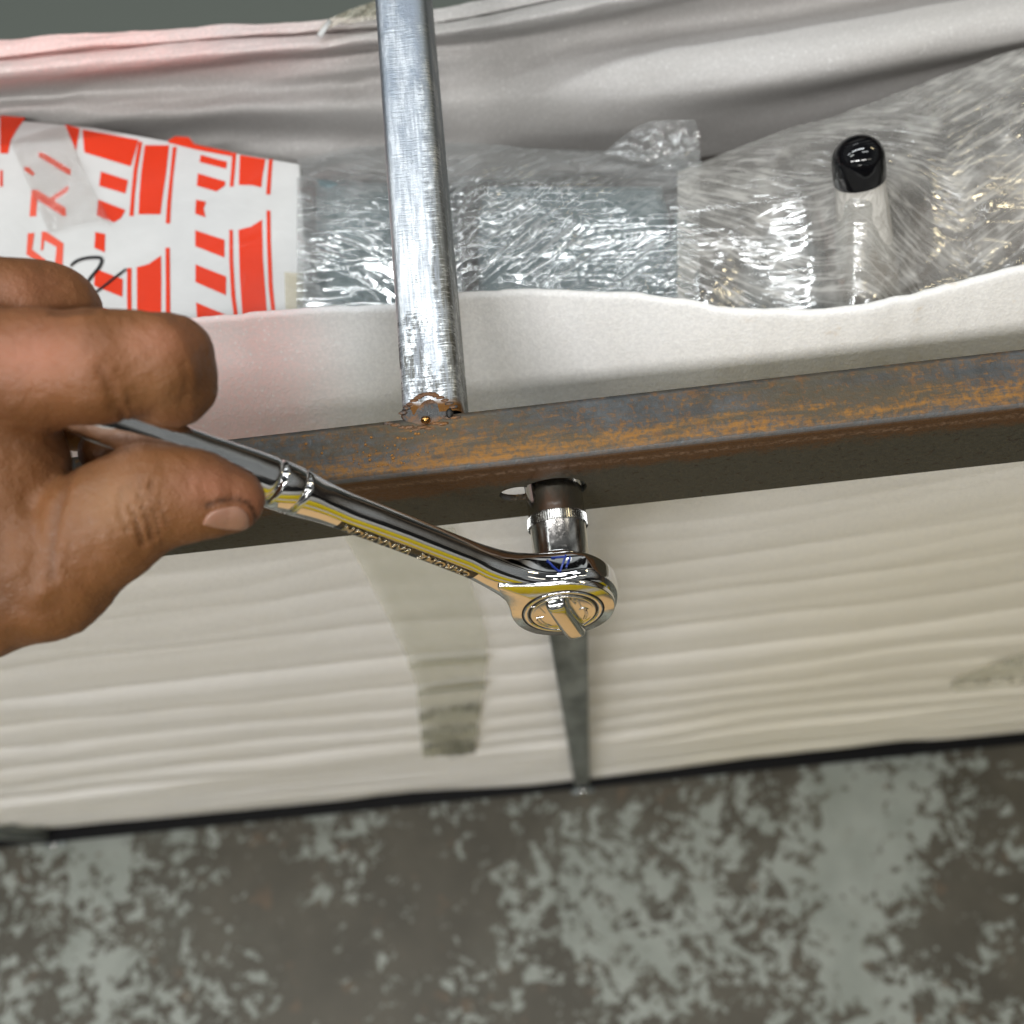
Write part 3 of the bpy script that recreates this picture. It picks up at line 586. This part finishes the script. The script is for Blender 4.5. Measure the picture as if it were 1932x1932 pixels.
f1 = [R1([660]*8, [1.186]*8),
      R1([600, 600, 600, 600, 600, 600, 600, 605], [1.193, 1.196, 1.190, 1.196, 1.198, 1.198, 1.199, 1.205]),
      R1([500, 500, 500, 500, 500, 500, 500, 500], [1.191, 1.1975, 1.194, 1.196, 1.197, 1.197, 1.199, 1.203]),
      R1([420, 412, 410, 410, 415, 420, 430, 430], [1.189, 1.195, 1.190, 1.194, 1.196, 1.196, 1.198, 1.200]),
      R1([355, 345, 345, 345, 350, 360, 375, 375], [1.182, 1.188, 1.186, 1.189, 1.192, 1.192, 1.192, 1.194]),
      R1([325, 305, 300, 300, 305, 315, 325, 330], [1.170, 1.176, 1.178, 1.180, 1.182, 1.180, 1.180, 1.182]),
      R1([305, 288, 282, 280, 284, 292, 300, 305], [1.155, 1.160, 1.162, 1.165, 1.165, 1.165, 1.165, 1.165]),
      R1([300, 275, 268, 270, 275, 285, 290, 285], [1.142, 1.146, 1.148, 1.150, 1.150, 1.150, 1.150, 1.150])]
film_sheet(f1, 520, 300, M_FILM, 'clear glittering stretch film over the grey steel pieces between carton and teal strip', 'stretch_film', 71, 620, .75, -.75)
fu = [1278, 1340, 1420, 1520, 1570, 1600, 1622, 1650, 1690, 1760, 1860, 1932, 2080]
R1 = lambda vs, zz: [(u, v, z) for u, v, z in zip(fu, vs, zz)]
f2 = [R1([665]*13, [1.19]*13),
      R1([605, 605, 605, 605, 605, 605, 605, 605, 600, 590, 570, 550, 510], [1.203, 1.200, 1.197, 1.197, 1.202, 1.206, 1.207, 1.206, 1.200, 1.192, 1.188, 1.188, 1.188]),
      R1([520, 520, 520, 520, 515, 512, 510, 512, 515, 510, 495, 480, 450], [1.205, 1.202, 1.199, 1.200, 1.207, 1.213, 1.215, 1.213, 1.206, 1.196, 1.192, 1.190, 1.190]),
      R1([440, 440, 440, 435, 430, 425, 425, 425, 430, 430, 410, 395, 370], [1.203, 1.203, 1.202, 1.204, 1.212, 1.221, 1.223, 1.221, 1.211, 1.200, 1.196, 1.194, 1.192]),
      R1([375, 375, 372, 365, 362, 362, 364, 362, 358, 350, 330, 315, 290], [1.199, 1.200, 1.201, 1.205, 1.216, 1.227, 1.229, 1.227, 1.214, 1.202, 1.198, 1.195, 1.192]),
      R1([345, 338, 328, 318, 312, 305, 300, 298, 295, 280, 255, 240, 220], [1.194, 1.195, 1.196, 1.198, 1.199, 1.200, 1.200, 1.200, 1.200, 1.198, 1.195, 1.193, 1.190]),
      R1([328, 312, 290, 262, 250, 240, 236, 230, 220, 200, 170, 150, 120], [1.184, 1.184, 1.184, 1.186, 1.188, 1.188, 1.188, 1.188, 1.188, 1.186, 1.184, 1.182, 1.180]),
      R1([320, 300, 270, 232, 218, 206, 198, 190, 176, 150, 112, 90, 60], [1.166, 1.166, 1.166, 1.168, 1.168, 1.168, 1.168, 1.168, 1.168, 1.168, 1.166, 1.166, 1.166])]
film_sheet(f2, 560, 330, M_FILM2, 'cloudy crumpled stretch film bunched round the black capped tube at the right', 'stretch_film', 81, 760, .45, -.55)
# loose flap of film rising from the middle, in front of the far foam
L = crm([(1140, 290), (1170, 262), (1200, 240), (1230, 228)], 60); R_ = crm([(1330, 330), (1320, 290), (1318, 250), (1310, 225)], 60)
G = np.array([[Pz(*(L[j]*(1-t)+R_[j]*t), 1.178+.010*j/60+.004*float(fbm(np.array(j*.06), np.array(t*3), 63, 3))) for t in np.linspace(0, 1, 50)] for j in range(60)])
o = grid('film_flap', G, m_film('loose_film', .18, (.7, .72, .72), .08)); tag(o, 'loose translucent film flap standing against the far grey foam', 'film flap')
# ---------------------------------------------------------------- socket
sax = np.array([0, -math.cos(math.radians(2)), math.sin(math.radians(2))])
SO = np.array([SX, 0, SZ])
sock = empty('socket', tuple(SO), 'chrome socket with knurled band, pushed over the bolt in the rusty rail slot', 'socket')
r = .0098
grid('socket_body', lathe([(r*.80, -.012), (r*.92, -.0118), (r*.955, -.011), (r*.955, .0098), (r*.97, .0102), (r*.97, .0138), (r*.94, .0141), (r*.94, .0262), (r*.90, .0270), (r*.55, .0272)], SO, sax, 96), M_SOCK, sock, closeu=True)
bm = bmesh.new(); n = 76
th = np.linspace(0, 2*np.pi, n*4, endpoint=False); rad = r*1.0+.00028*np.where((np.arange(n*4) % 4) < 2, 1, -1)
e = np.array([1, 0, 0.]); f = np.cross(sax, e)
Gk = np.zeros((4, n*4, 3))
for i, (h, k_) in enumerate(((.0100, .985), (.0104, 1), (.0134, 1), (.0138, .985))):
    Gk[i] = SO+sax*h+np.outer(np.cos(th)*rad*k_, e)+np.outer(np.sin(th)*rad*k_, f)
kb = grid('knurled_band', Gk, m_chrome('band_chrome', (.36, .35, .33), .22), sock, closeu=True); kb.data.polygons.foreach_set('use_smooth', [False]*len(kb.data.polygons))
# ---------------------------------------------------------------- ratchet
T, PH = math.radians(16), math.radians(45)
an = np.array([0, -math.cos(T), math.sin(T)]); up = np.array([0, math.sin(T), math.cos(T)])
RO = Py(1063, 1152, -.0427)
e1 = np.array([-1, 0, 0])*math.cos(PH)+up*math.sin(PH); e2 = np.cross(an, e1)
def Q(s, q, a=0): return RO+e1*s+e2*q+an*a
def Rp(u, v, h=0):
    p = Ppl(u, v, RO+an*h, an)-RO; return float(p@e1), float(p@e2)
rat = empty('ratchet_wrench', tuple(RO), 'polished chrome ratchet wrench held by the hand, its round head over the socket', 'ratchet wrench')
mm = .001
st = [(-18.2, 0), (-18.1, 1.9), (-17.6, 4.7), (-16.6, 7.5), (-15, 10.3), (-12.5, 13.2), (-9.5, 15.5), (-6, 17.2), (-2, 18.1), (2, 18.1), (5.5, 17.2), (8.2, 15.6), (10.2, 13.6), (12.2, 11.8), (14.6, 10.2), (17.5, 8.7), (21, 7.5), (26, 6.6), (32, 6.1), (42, 6.0), (56, 6.1), (72, 6.2), (86, 6.25), (91, 6.6), (95.5, 7.3), (97.6, 7.6)]
def interp(x, tab, j=1): return np.interp(x, [t[0] for t in tab], [t[j] for t in tab])
af = [(-18.2, -3.2), (-17.6, -1.6), (-16, -.7), (-12, -.4), (16, -.4), (26, -.7), (36, -1.6), (60, -2.0), (86, -2.0), (95.5, -1.3), (97.6, -1.2)]
ab = [(-18.2, -9), (-17.6, -11), (-16, -12.4), (-12, -13.4), (10, -13.6), (18, -12.6), (28, -11.3), (40, -10.9), (60, -11), (86, -11.2), (95.5, -12.1), (97.6, -12.4)]
ex = [(-18.2, 3.4), (14, 4.2), (24, 3.0), (36, 2.35), (200, 2.2)]
def ring_pts(s, w, f_, b_, n_, K=96):
    th = np.linspace(0, 2*np.pi, K, endpoint=False); c, s_ = np.cos(th), np.sin(th)
    q = np.sign(c)*np.abs(c)**(2/n_)*w; a_ = (f_+b_)/2+np.sign(s_)*np.abs(s_)**(2/n_)*(f_-b_)/2
    qoff = 0.0
    return np.array([Q(s*mm, (x+qoff)*mm, y*mm) for x, y in zip(q, a_)])
ss = np.concatenate([-18.2+18.2*(1-np.cos(np.linspace(0, np.pi/2, 30))), np.linspace(.6, 36, 60), np.linspace(37, 97.6, 50)])
W_ = [t for t in st]
def wat(s):
    if s < 5.5: return math.sqrt(max(18.2**2-s*s, .0001))
    P = [t for t in st if t[0] >= 2]; 
    xs_ = np.array([p[0] for p in P]); ys_ = np.array([p[1] for p in P]); i = int(np.clip(np.searchsorted(xs_, s)-1, 0, len(P)-2))
    m_ = np.gradient(ys_, xs_); h = xs_[i+1]-xs_[i]; t = (s-xs_[i])/h
    return (2*t**3-3*t**2+1)*ys_[i]+(t**3-2*t**2+t)*h*m_[i]+(-2*t**3+3*t**2)*ys_[i+1]+(t**3-t**2)*h*m_[i+1]
def sm(tab, s):  # smoothed table lookup
    return float(np.mean([interp(s+d, tab) for d in (-3, -2, -1, 0, 1, 2, 3)])) if s > -10 else float(interp(s, tab))
rows = [ring_pts(s, wat(s), sm(af, s), sm(ab, s), sm(ex, s)) for s in ss]+[ring_pts(97.9, 7.3, -1.5, -12.1, 2.2), ring_pts(98.0, 6.8, -2.0, -11.6, 2.2)]
head = grid('ratchet_body', np.array(rows), M_CHROME, rat, closeu=True)
# waist rings and grip section
grp = []
for s, w, f_, b_ in ((97.7, 6.9, -1.9, -11.7), (98.3, 6.9, -1.9, -11.7), (98.5, 7.6, -1.2, -12.4), (99.2, 7.75, -1.0, -12.6), (104.2, 7.8, -.9, -12.7), (105.2, 7.7, -1.0, -12.6), (105.4, 7.0, -1.8, -11.8), (106.0, 7.0, -1.8, -11.8), (106.2, 7.6, -1.2, -12.4), (107.2, 7.75, -1.0, -12.6), (112, 7.6, -1.1, -12.5), (125, 6.9, -1.6, -11.9), (138, 6.6, -1.8, -11.6), (152, 7.0, -1.4, -12.0), (160, 6.4, -1.8, -11.4), (163, 4.0, -3, -10), (164, .1, -6, -7)):
    grp.append(ring_pts(s, w, f_, b_, 2.2))
grp = np.array(grp); big = []
for i in range(len(grp)-1):
    n_ = 8 if i >= 9 else 1
    for t in range(n_): big.append(grp[i]*(1-t/n_)+grp[i+1]*t/n_)
big.append(grp[-1])
grid('grip', np.array(big), M_CHROME, rat, closeu=True)
# face plate
pl_ = [(26.6, 0), (24.5, -1.9), (19, -5.6), (15, -8.6), (11.6, -11.8), (8.6, -13.9), (5, -15.6), (0, -16.5), (-5, -15.7), (-10, -13.1), (-14, -8.7), (-16.4, -3.2), (-16.5, 2.5), (-14.4, 8.1), (-10.5, 12.7), (-5, 15.7), (0, 16.5), (5, 15.6), (8.6, 13.9), (11.6, 11.8), (15, 8.6), (19, 5.6), (24.5, 1.9)]
P = np.array(pl_+pl_[:3]); P = crm(P, 25*8+1)[8:-9]
P = P[:23*8]; G = []
for k_, h in ((1.012, -1.6), (1.01, -.25), (1.0, .02), (.985, .16)):
    G.append([Q(x*k_*mm, y*k_*mm, h*mm) for x, y in P])
G.append([Q((x if False else 0)*mm+0, 0, .16*mm) for x, y in P])
G[-1] = [Q(x*.02*mm, y*.02*mm, .16*mm) for x, y in P]
fp = grid('face_plate', np.array(G), m_chrome('face_chrome', (.80, .79, .77), .09), rat, closeu=True)
# concentric rings: groove, retaining ring, groove, selector disc
RC = Q(-.2*mm, .4*mm, 0)
def ringo(name, prof, m, par=rat): return grid(name, lathe([(a*mm, b*mm) for a, b in prof], RC, an, 96), m, par, closeu=True)
ringo('ring_groove', [(13.3, .18), (13.3, .24), (12.3, .24), (12.3, .18)], M_GROOVE)
ringo('retaining_ring', [(12.75, .1), (12.7, .42), (12.3, .62), (11.7, .62), (11.2, .40), (11.1, .1)], M_CHROME)
ringo('ring_groove', [(11.3, .2), (11.3, .27), (10.2, .27), (10.2, .2)], M_GROOVE)
disc = ringo('selector_disc', [(10.5, .1), (10.45, .7), (10.2, .85), (9.7, .72), (9.2, .58), (5, .58), (.01, .58)], m_chrome('disc_chrome', (.78, .77, .74), .12))
# lever: ridge across the disc, overhanging at the lower right
la = np.array(Rp(1040, 1136)); lb = np.array(Rp(1086, 1200)); ld = (lb-la)/np.linalg.norm(lb-la); ln = np.array([-ld[1], ld[0]])
lc = np.array([-.2, .4])*mm
def LV(t, w, h): p = lc+ld*t*mm+ln*w*mm; return Q(p[0], p[1], h*mm)
G = []
for t, hw, h in ((-9.6, 1.2, .5), (-9.3, 2.4, 1.6), (-8.4, 2.9, 3.0), (-7.2, 3.1, 3.6), (0, 3.2, 3.9), (9.5, 3.2, 4.1), (12.6, 3.1, 4.0), (13.2, 2.8, 3.6)):
    lo = .3
    G.append([LV(t, -hw-.5, lo), LV(t, -hw-.1, h*.8), LV(t, -hw*.62, h), LV(t, 0, h+.05), LV(t, hw*.62, h), LV(t, hw+.1, h*.8), LV(t, hw+.5, lo)])
G.append([LV(13.3, w_, h_) for w_, h_ in ((-3.2, .3), (-2.8, .5), (-1.8, .5), (0, .5), (1.8, .5), (2.8, .5), (3.2, .3))])
lev = grid('selector_lever', np.array(G), m_chrome('lever_chrome', (.74, .73, .71), .12), disc)
sm_ = lev.modifiers.new('b', 'SUBSURF'); sm_.levels = 1; sm_.render_levels = 2
for p in lev.data.edges: pass
# raised arrows and marks on the disc
def mark(pts, w=.42, h=.85):
    P = crm([np.array(p) for p in pts], 16); d = np.gradient(P, axis=0); n_ = np.stack([-d[:, 1], d[:, 0]], 1); n_ /= np.linalg.norm(n_, axis=1)[:, None]
    G = [[Q(x*mm, y*mm, .5*mm) for x, y in P+n_*w], [Q(x*mm, y*mm, h*mm) for x, y in P+n_*w*.5], [Q(x*mm, y*mm, h*mm) for x, y in P-n_*w*.5], [Q(x*mm, y*mm, .5*mm) for x, y in P-n_*w]]
    return grid('direction_mark', np.array(G), M_CHROME, disc)
def g3(cx, cy): s_, q_ = Rp((1300+cx/2.76)*.6389, (1300+cy/2.76)*.6389, .0006); return (s_*1000, q_*1000)
for pts in ([(740, 1360), (800, 1360)], [(800, 1355), (855, 1410)], [(785, 1450), (840, 1440)], [(800, 1440), (850, 1490), (905, 1510)], [(790, 1465), (830, 1500), (880, 1520)],
            [(1065, 1295), (1100, 1330), (1115, 1290)], [(1115, 1290), (1150, 1360)], [(1135, 1380), (1165, 1365), (1205, 1375)], [(1165, 1370), (1185, 1410), (1170, 1455)], [(1190, 1385), (1200, 1420), (1185, 1455)]):
    mark([g3(*p) for p in pts], .28)
# collar behind the head
CB = Q(0, 0, -13.4*mm)
grid('drive_collar', lathe([(.0102, .0012), (.0108, .0), (.0108, -.0026), (.0102, -.0034), (.0088, -.0038), (.0082, -.0080)], CB, an, 80), M_CHROME, rat, closeu=True)
# blue reflection painted as thin lines on the head's shoulder
def headpt(u, v):
    best = None
    for h in np.linspace(-.0002, -.0120, 60):
        s_, q_ = Rp(u, v, h); w = wat(s_*1000)/1000 if -.018 < s_*1 < .09 else 0
        n_ = sm(ex, s_*1000); f_, b_ = sm(af, s_*1000)*mm, sm(ab, s_*1000)*mm
        val = abs(q_/max(w, 1e-5))**n_+abs((h-(f_+b_)/2)/((f_-b_)/2))**n_
        if best is None or abs(val-1) < best[0]: best = (abs(val-1), Q(s_, q_, h))
        if val <= 1: break
    c = best[1]; d = CAM-c; return c+d/np.linalg.norm(d)*.00035
def blue_line(pts, w=1.6):
    P = crm(pts, 24); d = np.gradient(P, axis=0); n_ = np.stack([-d[:, 1], d[:, 0]], 1); n_ /= np.linalg.norm(n_, axis=1)[:, None]
    return grid('blue_reflection', np.array([[headpt(*p) for p in P+n_*w], [headpt(*p) for p in P-n_*w]]), M_BLUE, head)
blue_line([(1032, 1056), (1048, 1072), (1057, 1078)]); blue_line([(1057, 1078), (1062, 1062), (1068, 1046)]); blue_line([(1040, 1052), (1066, 1050)]); blue_line([(1068, 1070), (1076, 1050)])
# embossed lettering
tc = bpy.data.curves.new('lettering', 'FONT'); tc.body = 'CHROME  VANADIUM'; tc.size = .0044; tc.extrude = .00030; tc.bevel_depth = .00010; tc.space_character = 1.10; tc.offset = .00005
to = bpy.data.objects.new('lettering_tmp', tc); COL.objects.link(to)
me = bpy.data.meshes.new_from_object(to.evaluated_get(bpy.context.evaluated_depsgraph_get())); bpy.data.objects.remove(to)
xm = max(v.co.x for v in me.vertices); s0, s1 = .0370, .0815
for v in me.vertices:
    s_ = s0+(s1-s0)*v.co.x/xm; q_ = v.co.y+.0001; sM = s_*1000
    w, n_, f_, b_ = wat(sM)/1000, sm(ex, sM), sm(af, sM)*mm, sm(ab, sM)*mm
    t = min(abs(q_/w), .98); h = (f_+b_)/2+(f_-b_)/2*(1-t**n_)**(1/n_)
    v.co = Vector(Q(s_, q_, h+v.co.z))
me.materials.clear(); me.materials.append(m_chrome('lettering_metal', (.62, .55, .42), .22))
G = []
for q0 in np.linspace(-.0007, .0041, 12):
    rw = []
    for s_ in np.linspace(.0350, .0835, 80):
        sM = s_*1000; w, n_, f_, b_ = wat(sM)/1000, sm(ex, sM), sm(af, sM)*mm, sm(ab, sM)*mm
        t = min(abs(q0/w), .98); rw.append(Q(s_, q0, (f_+b_)/2+(f_-b_)/2*(1-t**n_)**(1/n_)+.00006))
    G.append(rw)
grid('lettering_reflection', np.array(G), m_chrome('reflection_dark_metal', (.07, .075, .08), .22), head)  # dark strip behind the letters, the handle's black reflection painted on
lo = bpy.data.objects.new('lettering', me); COL.objects.link(lo); lo.parent = head
# ---------------------------------------------------------------- hand
def prim(a, b, ra, rb): return (np.array(a), np.array(b), ra, rb)
def J(u, v, d, rpx): p = Pd(u, v, d); return p, rpx/FPX*d
def chain(js): return [prim(js[i][0], js[i+1][0], js[i][1], js[i+1][1]) for i in range(len(js)-1)]
hd = (M@(Q(.135, 0, -.006)-CAM))[2]           # depth of the handle in the grip
D = hd
parts = {
 'thumb': chain([J(-40, 1040, D+.004, 165), J(80, 1075, D-.002, 128), J(205, 985, D-.004, 106), J(285, 935, D-.003, 96), J(370, 934, D-.001, 79), J(438, 943, D+.001, 62)]),
 'index': chain([J(-60, 720, D-.004, 150), J(60, 700, D-.012, 112), J(180, 694, D-.014, 101), J(296, 682, D-.010, 88), J(328, 668, D-.006, 60), J(326, 725, D-.003, 72), J(300, 735, D+.016, 66), J(235, 790, D+.026, 58), J(200, 850, D+.024, 50)]),
 'middle': chain([J(-80, 640, D+.012, 130), J(30, 605, D+.012, 112), J(95, 592, D+.018, 84), J(105, 640, D+.032, 76), J(110, 740, D+.040, 62), J(150, 800, D+.034, 52)]),
 'ring': chain([J(-110, 640, D+.03, 120), J(0, 620, D+.03, 100), J(40, 640, D+.045, 76), J(70, 740, D+.048, 60)]),
 'palm': chain([J(-120, 760, D+.004, 200), J(-120, 960, D+.004, 215), J(-330, 1060, D+.01, 220), J(-1100, 1300, D+.03, 260)])+chain([J(-60, 720, D-.004, 150), J(0, 880, D-.002, 118), J(-20, 1010, D, 150)])+chain([J(-60, 1060, D, 190), J(-200, 1100, D+.004, 170)]),
}
prims = [p for c in parts.values() for p in c]
def sdf(X, pr_, kk):
    out = None
    for a, b, ra, rb in pr_:
        ba = b-a; t = np.clip(((X-a)@ba)/(ba@ba), 0, 1); d = np.linalg.norm(X-a-t[:, None]*ba, axis=1)-(ra+(rb-ra)*t)
        if out is None: out = d
        else:
            h = np.clip(.5+.5*(out-d)/kk, 0, 1); out = out*(1-h)+d*h-kk*h*(1-h)
    return out
def hand_sdf(X):
    o = None
    for nm, c in parts.items():
        d = sdf(X, c, .005)
        kk = .0022 if nm in ('index', 'middle', 'ring') else .004
        if o is None: o = d
        else:
            h = np.clip(.5+.5*(o-d)/kk, 0, 1); o = o*(1-h)+d*h-kk*h*(1-h)
    return o
bm = bmesh.new()
for a, b, ra, rb in prims:
    for t in np.linspace(0, 1, 7):
        g = bmesh.ops.create_icosphere(bm, subdivisions=3, radius=ra+(rb-ra)*t, matrix=Matrix.Translation(Vector(a+(b-a)*t)))
me = bpy.data.meshes.new('tmp'); bm.to_mesh(me); bm.free()
to = bpy.data.objects.new('tmp', me); COL.objects.link(to)
rm = to.modifiers.new('r', 'REMESH'); rm.mode = 'VOXEL'; rm.voxel_size = .00105
dg = bpy.context.evaluated_depsgraph_get(); dg.update()
hm = bpy.data.meshes.new_from_object(to.evaluated_get(dg)); bpy.data.objects.remove(to)
nvt = len(hm.vertices); X = np.zeros(nvt*3, np.float32); hm.vertices.foreach_get('co', X); X = X.reshape(-1, 3).astype(float)
for it in range(5):
    f0 = hand_sdf(X); g = np.stack([(hand_sdf(X+np.eye(3)[i]*2e-4)-f0)/2e-4 for i in range(3)], 1); g /= np.maximum((g**2).sum(1), .2)[:, None]
    X = X-g*np.clip(f0, -.002, .002)[:, None]*.9
nrm = g/np.maximum(np.linalg.norm(g, axis=1), 1e-6)[:, None]
# picture-plane coordinates of each vertex only serve to lay creases where the knuckles are
cc = (X-CAM)@M.T; U = C0+FPX*cc[:, 0]/cc[:, 2]; V = C0+FPX*cc[:, 1]/cc[:, 2]; facing = (nrm*(CAM-X)).sum(1) > 0
def dline(pts):
    P = crm(pts, 30); d = np.full(nvt, 1e9)
    for a, b in zip(P[:-1], P[1:]):
        ba = b-a; q = np.stack([U, V], 1)-a; t = np.clip((q@ba)/(ba@ba), 0, 1); d = np.minimum(d, np.linalg.norm(q-t[:, None]*ba, axis=1))
    return d
disp = np.zeros(nvt); tint = np.zeros((nvt, 3))
def crease(pts, w, depth, dark=.5):
    global disp
    d = dline(pts); k_ = np.exp(-(d/w)**2)*facing; disp -= k_*depth; disp += .35*depth*np.exp(-((d-2.0*w)/w)**2)*facing; tint[:, 1] = np.maximum(tint[:, 1], k_*dark)
for i, (pp, dd) in enumerate([([(250, 905), (243, 940), (255, 975), (262, 1000), (270, 1030)], .0007), ([(268, 900), (262, 930), (270, 960), (282, 990), (286, 1020)], .0006), ([(285, 908), (282, 940), (292, 975), (300, 1010)], .0004), ([(232, 920), (228, 960), (240, 1000)], .0004), ([(300, 935), (306, 965), (315, 990)], .0003)]):
    crease(pp, 4.6, dd*1.3, .32)
crease([(150, 860), (128, 905), (112, 960), (100, 1030), (97, 1090)], 9, .0005, .35)
crease([(345, 690), (352, 720), (345, 760)], 6, .0003, .15); crease([(222, 760), (232, 785), (235, 800)], 5, .0005, .35); crease([(240, 745), (250, 780), (256, 800)], 4, .0003, .25)
crease([(100, 590), (140, 588), (178, 586)], 6, .0006, .3); crease([(190, 700), (210, 730), (215, 770)], 9, .0004, .15)
crease([(60, 960), (70, 1040), (60, 1100)], 18, .0007, .12); crease([(0, 1120), (60, 1150), (120, 1150)], 22, .0006, .1)
X = X+nrm*disp[:, None]
X = X+nrm*(.00035*fbm(U/26, V/26, 91, 3)+.0006*fbm(U/80, V/80, 92, 2))[:, None]
# nail bed: flatten under the plate
gs = lambda u, v, su, sv: np.exp(-((U-u)/su)**2-((V-v)/sv)**2)
tint[:, 0] = np.clip(.6*gs(60, 670, 120, 60)+.45*gs(400, 915, 70, 40)+.4*gs(300, 640, 70, 40)+.35*gs(480, 960, 30, 40)+.3*gs(60, 540, 80, 40), 0, 1)
tint[:, 2] = np.clip(.45*gs(215, 950, 70, 60)+.3*gs(300, 760, 60, 40), 0, 1)
dirt = dline([(390, 955), (420, 944), (450, 942), (472, 953), (484, 975), (480, 1000)]); tint[:, 1] = np.maximum(tint[:, 1], np.exp(-(dirt/4.5)**2)*facing*1.0)
disp2 = -np.exp(-(dirt/4)**2)*facing*.0004; X = X+nrm*disp2[:, None]
hm.vertices.foreach_set('co', X.astype(np.float32).reshape(-1)); hm.update(); hm.polygons.foreach_set('use_smooth', [True]*len(hm.polygons))
at = hm.attributes.new('tint', 'FLOAT_VECTOR', 'POINT'); at.data.foreach_set('vector', tint.astype(np.float32).reshape(-1))
hm.materials.clear(); hm.materials.append(M_SKIN); hm.name = 'person'
per = empty('person', tuple(Pd(60, 900, D)), "bare tanned right hand reaching in from the left, gripping the chrome ratchet handle", 'person')
ho = bpy.data.objects.new('hand', hm); COL.objects.link(ho); ho.parent = per; ho.matrix_parent_inverse = Matrix.Translation(-per.location)
# nail plate: follow the thumb surface
def surf(u, v):
    r_ = ray(u, v); r_ = r_/np.linalg.norm(r_); t = (D-.03)
    tb_ = (9, t)
    for _ in range(60):
        d = hand_sdf((CAM+r_*t)[None])[0]; tb_ = min(tb_, (d, t)); t += max(d, 1e-5)*.8
        if d < 1e-5 or t > D+.06: break
    p = CAM+r_*tb_[1]; f0 = hand_sdf(p[None])[0]; g = np.array([hand_sdf((p+np.eye(3)[i]*1e-4)[None])[0]-f0 for i in range(3)]); return p, g/np.linalg.norm(g)
nail_o = [(382, 990), (390, 974), (404, 964), (426, 957), (448, 956), (462, 964), (470, 978), (469, 994), (460, 1000), (440, 1000), (418, 998), (398, 994)]
cN = np.array([428., 977.]); Gn = []
ol = crm(nail_o+nail_o[:1], 61)[:-1]
for k_, h in ((1.0, -.0003), (.985, .00005), (.93, .00025), (.7, .0004), (.4, .0005), (.03, .0005)):
    rw = []
    for p in ol:
        q = cN+(p-cN)*k_; s_, n_ = surf(q[0], min(q[1], 1001)); rw.append(s_+n_*h)
    Gn.append(rw)
grid('thumbnail', np.array(Gn), m_nail(), ho, closeu=True)
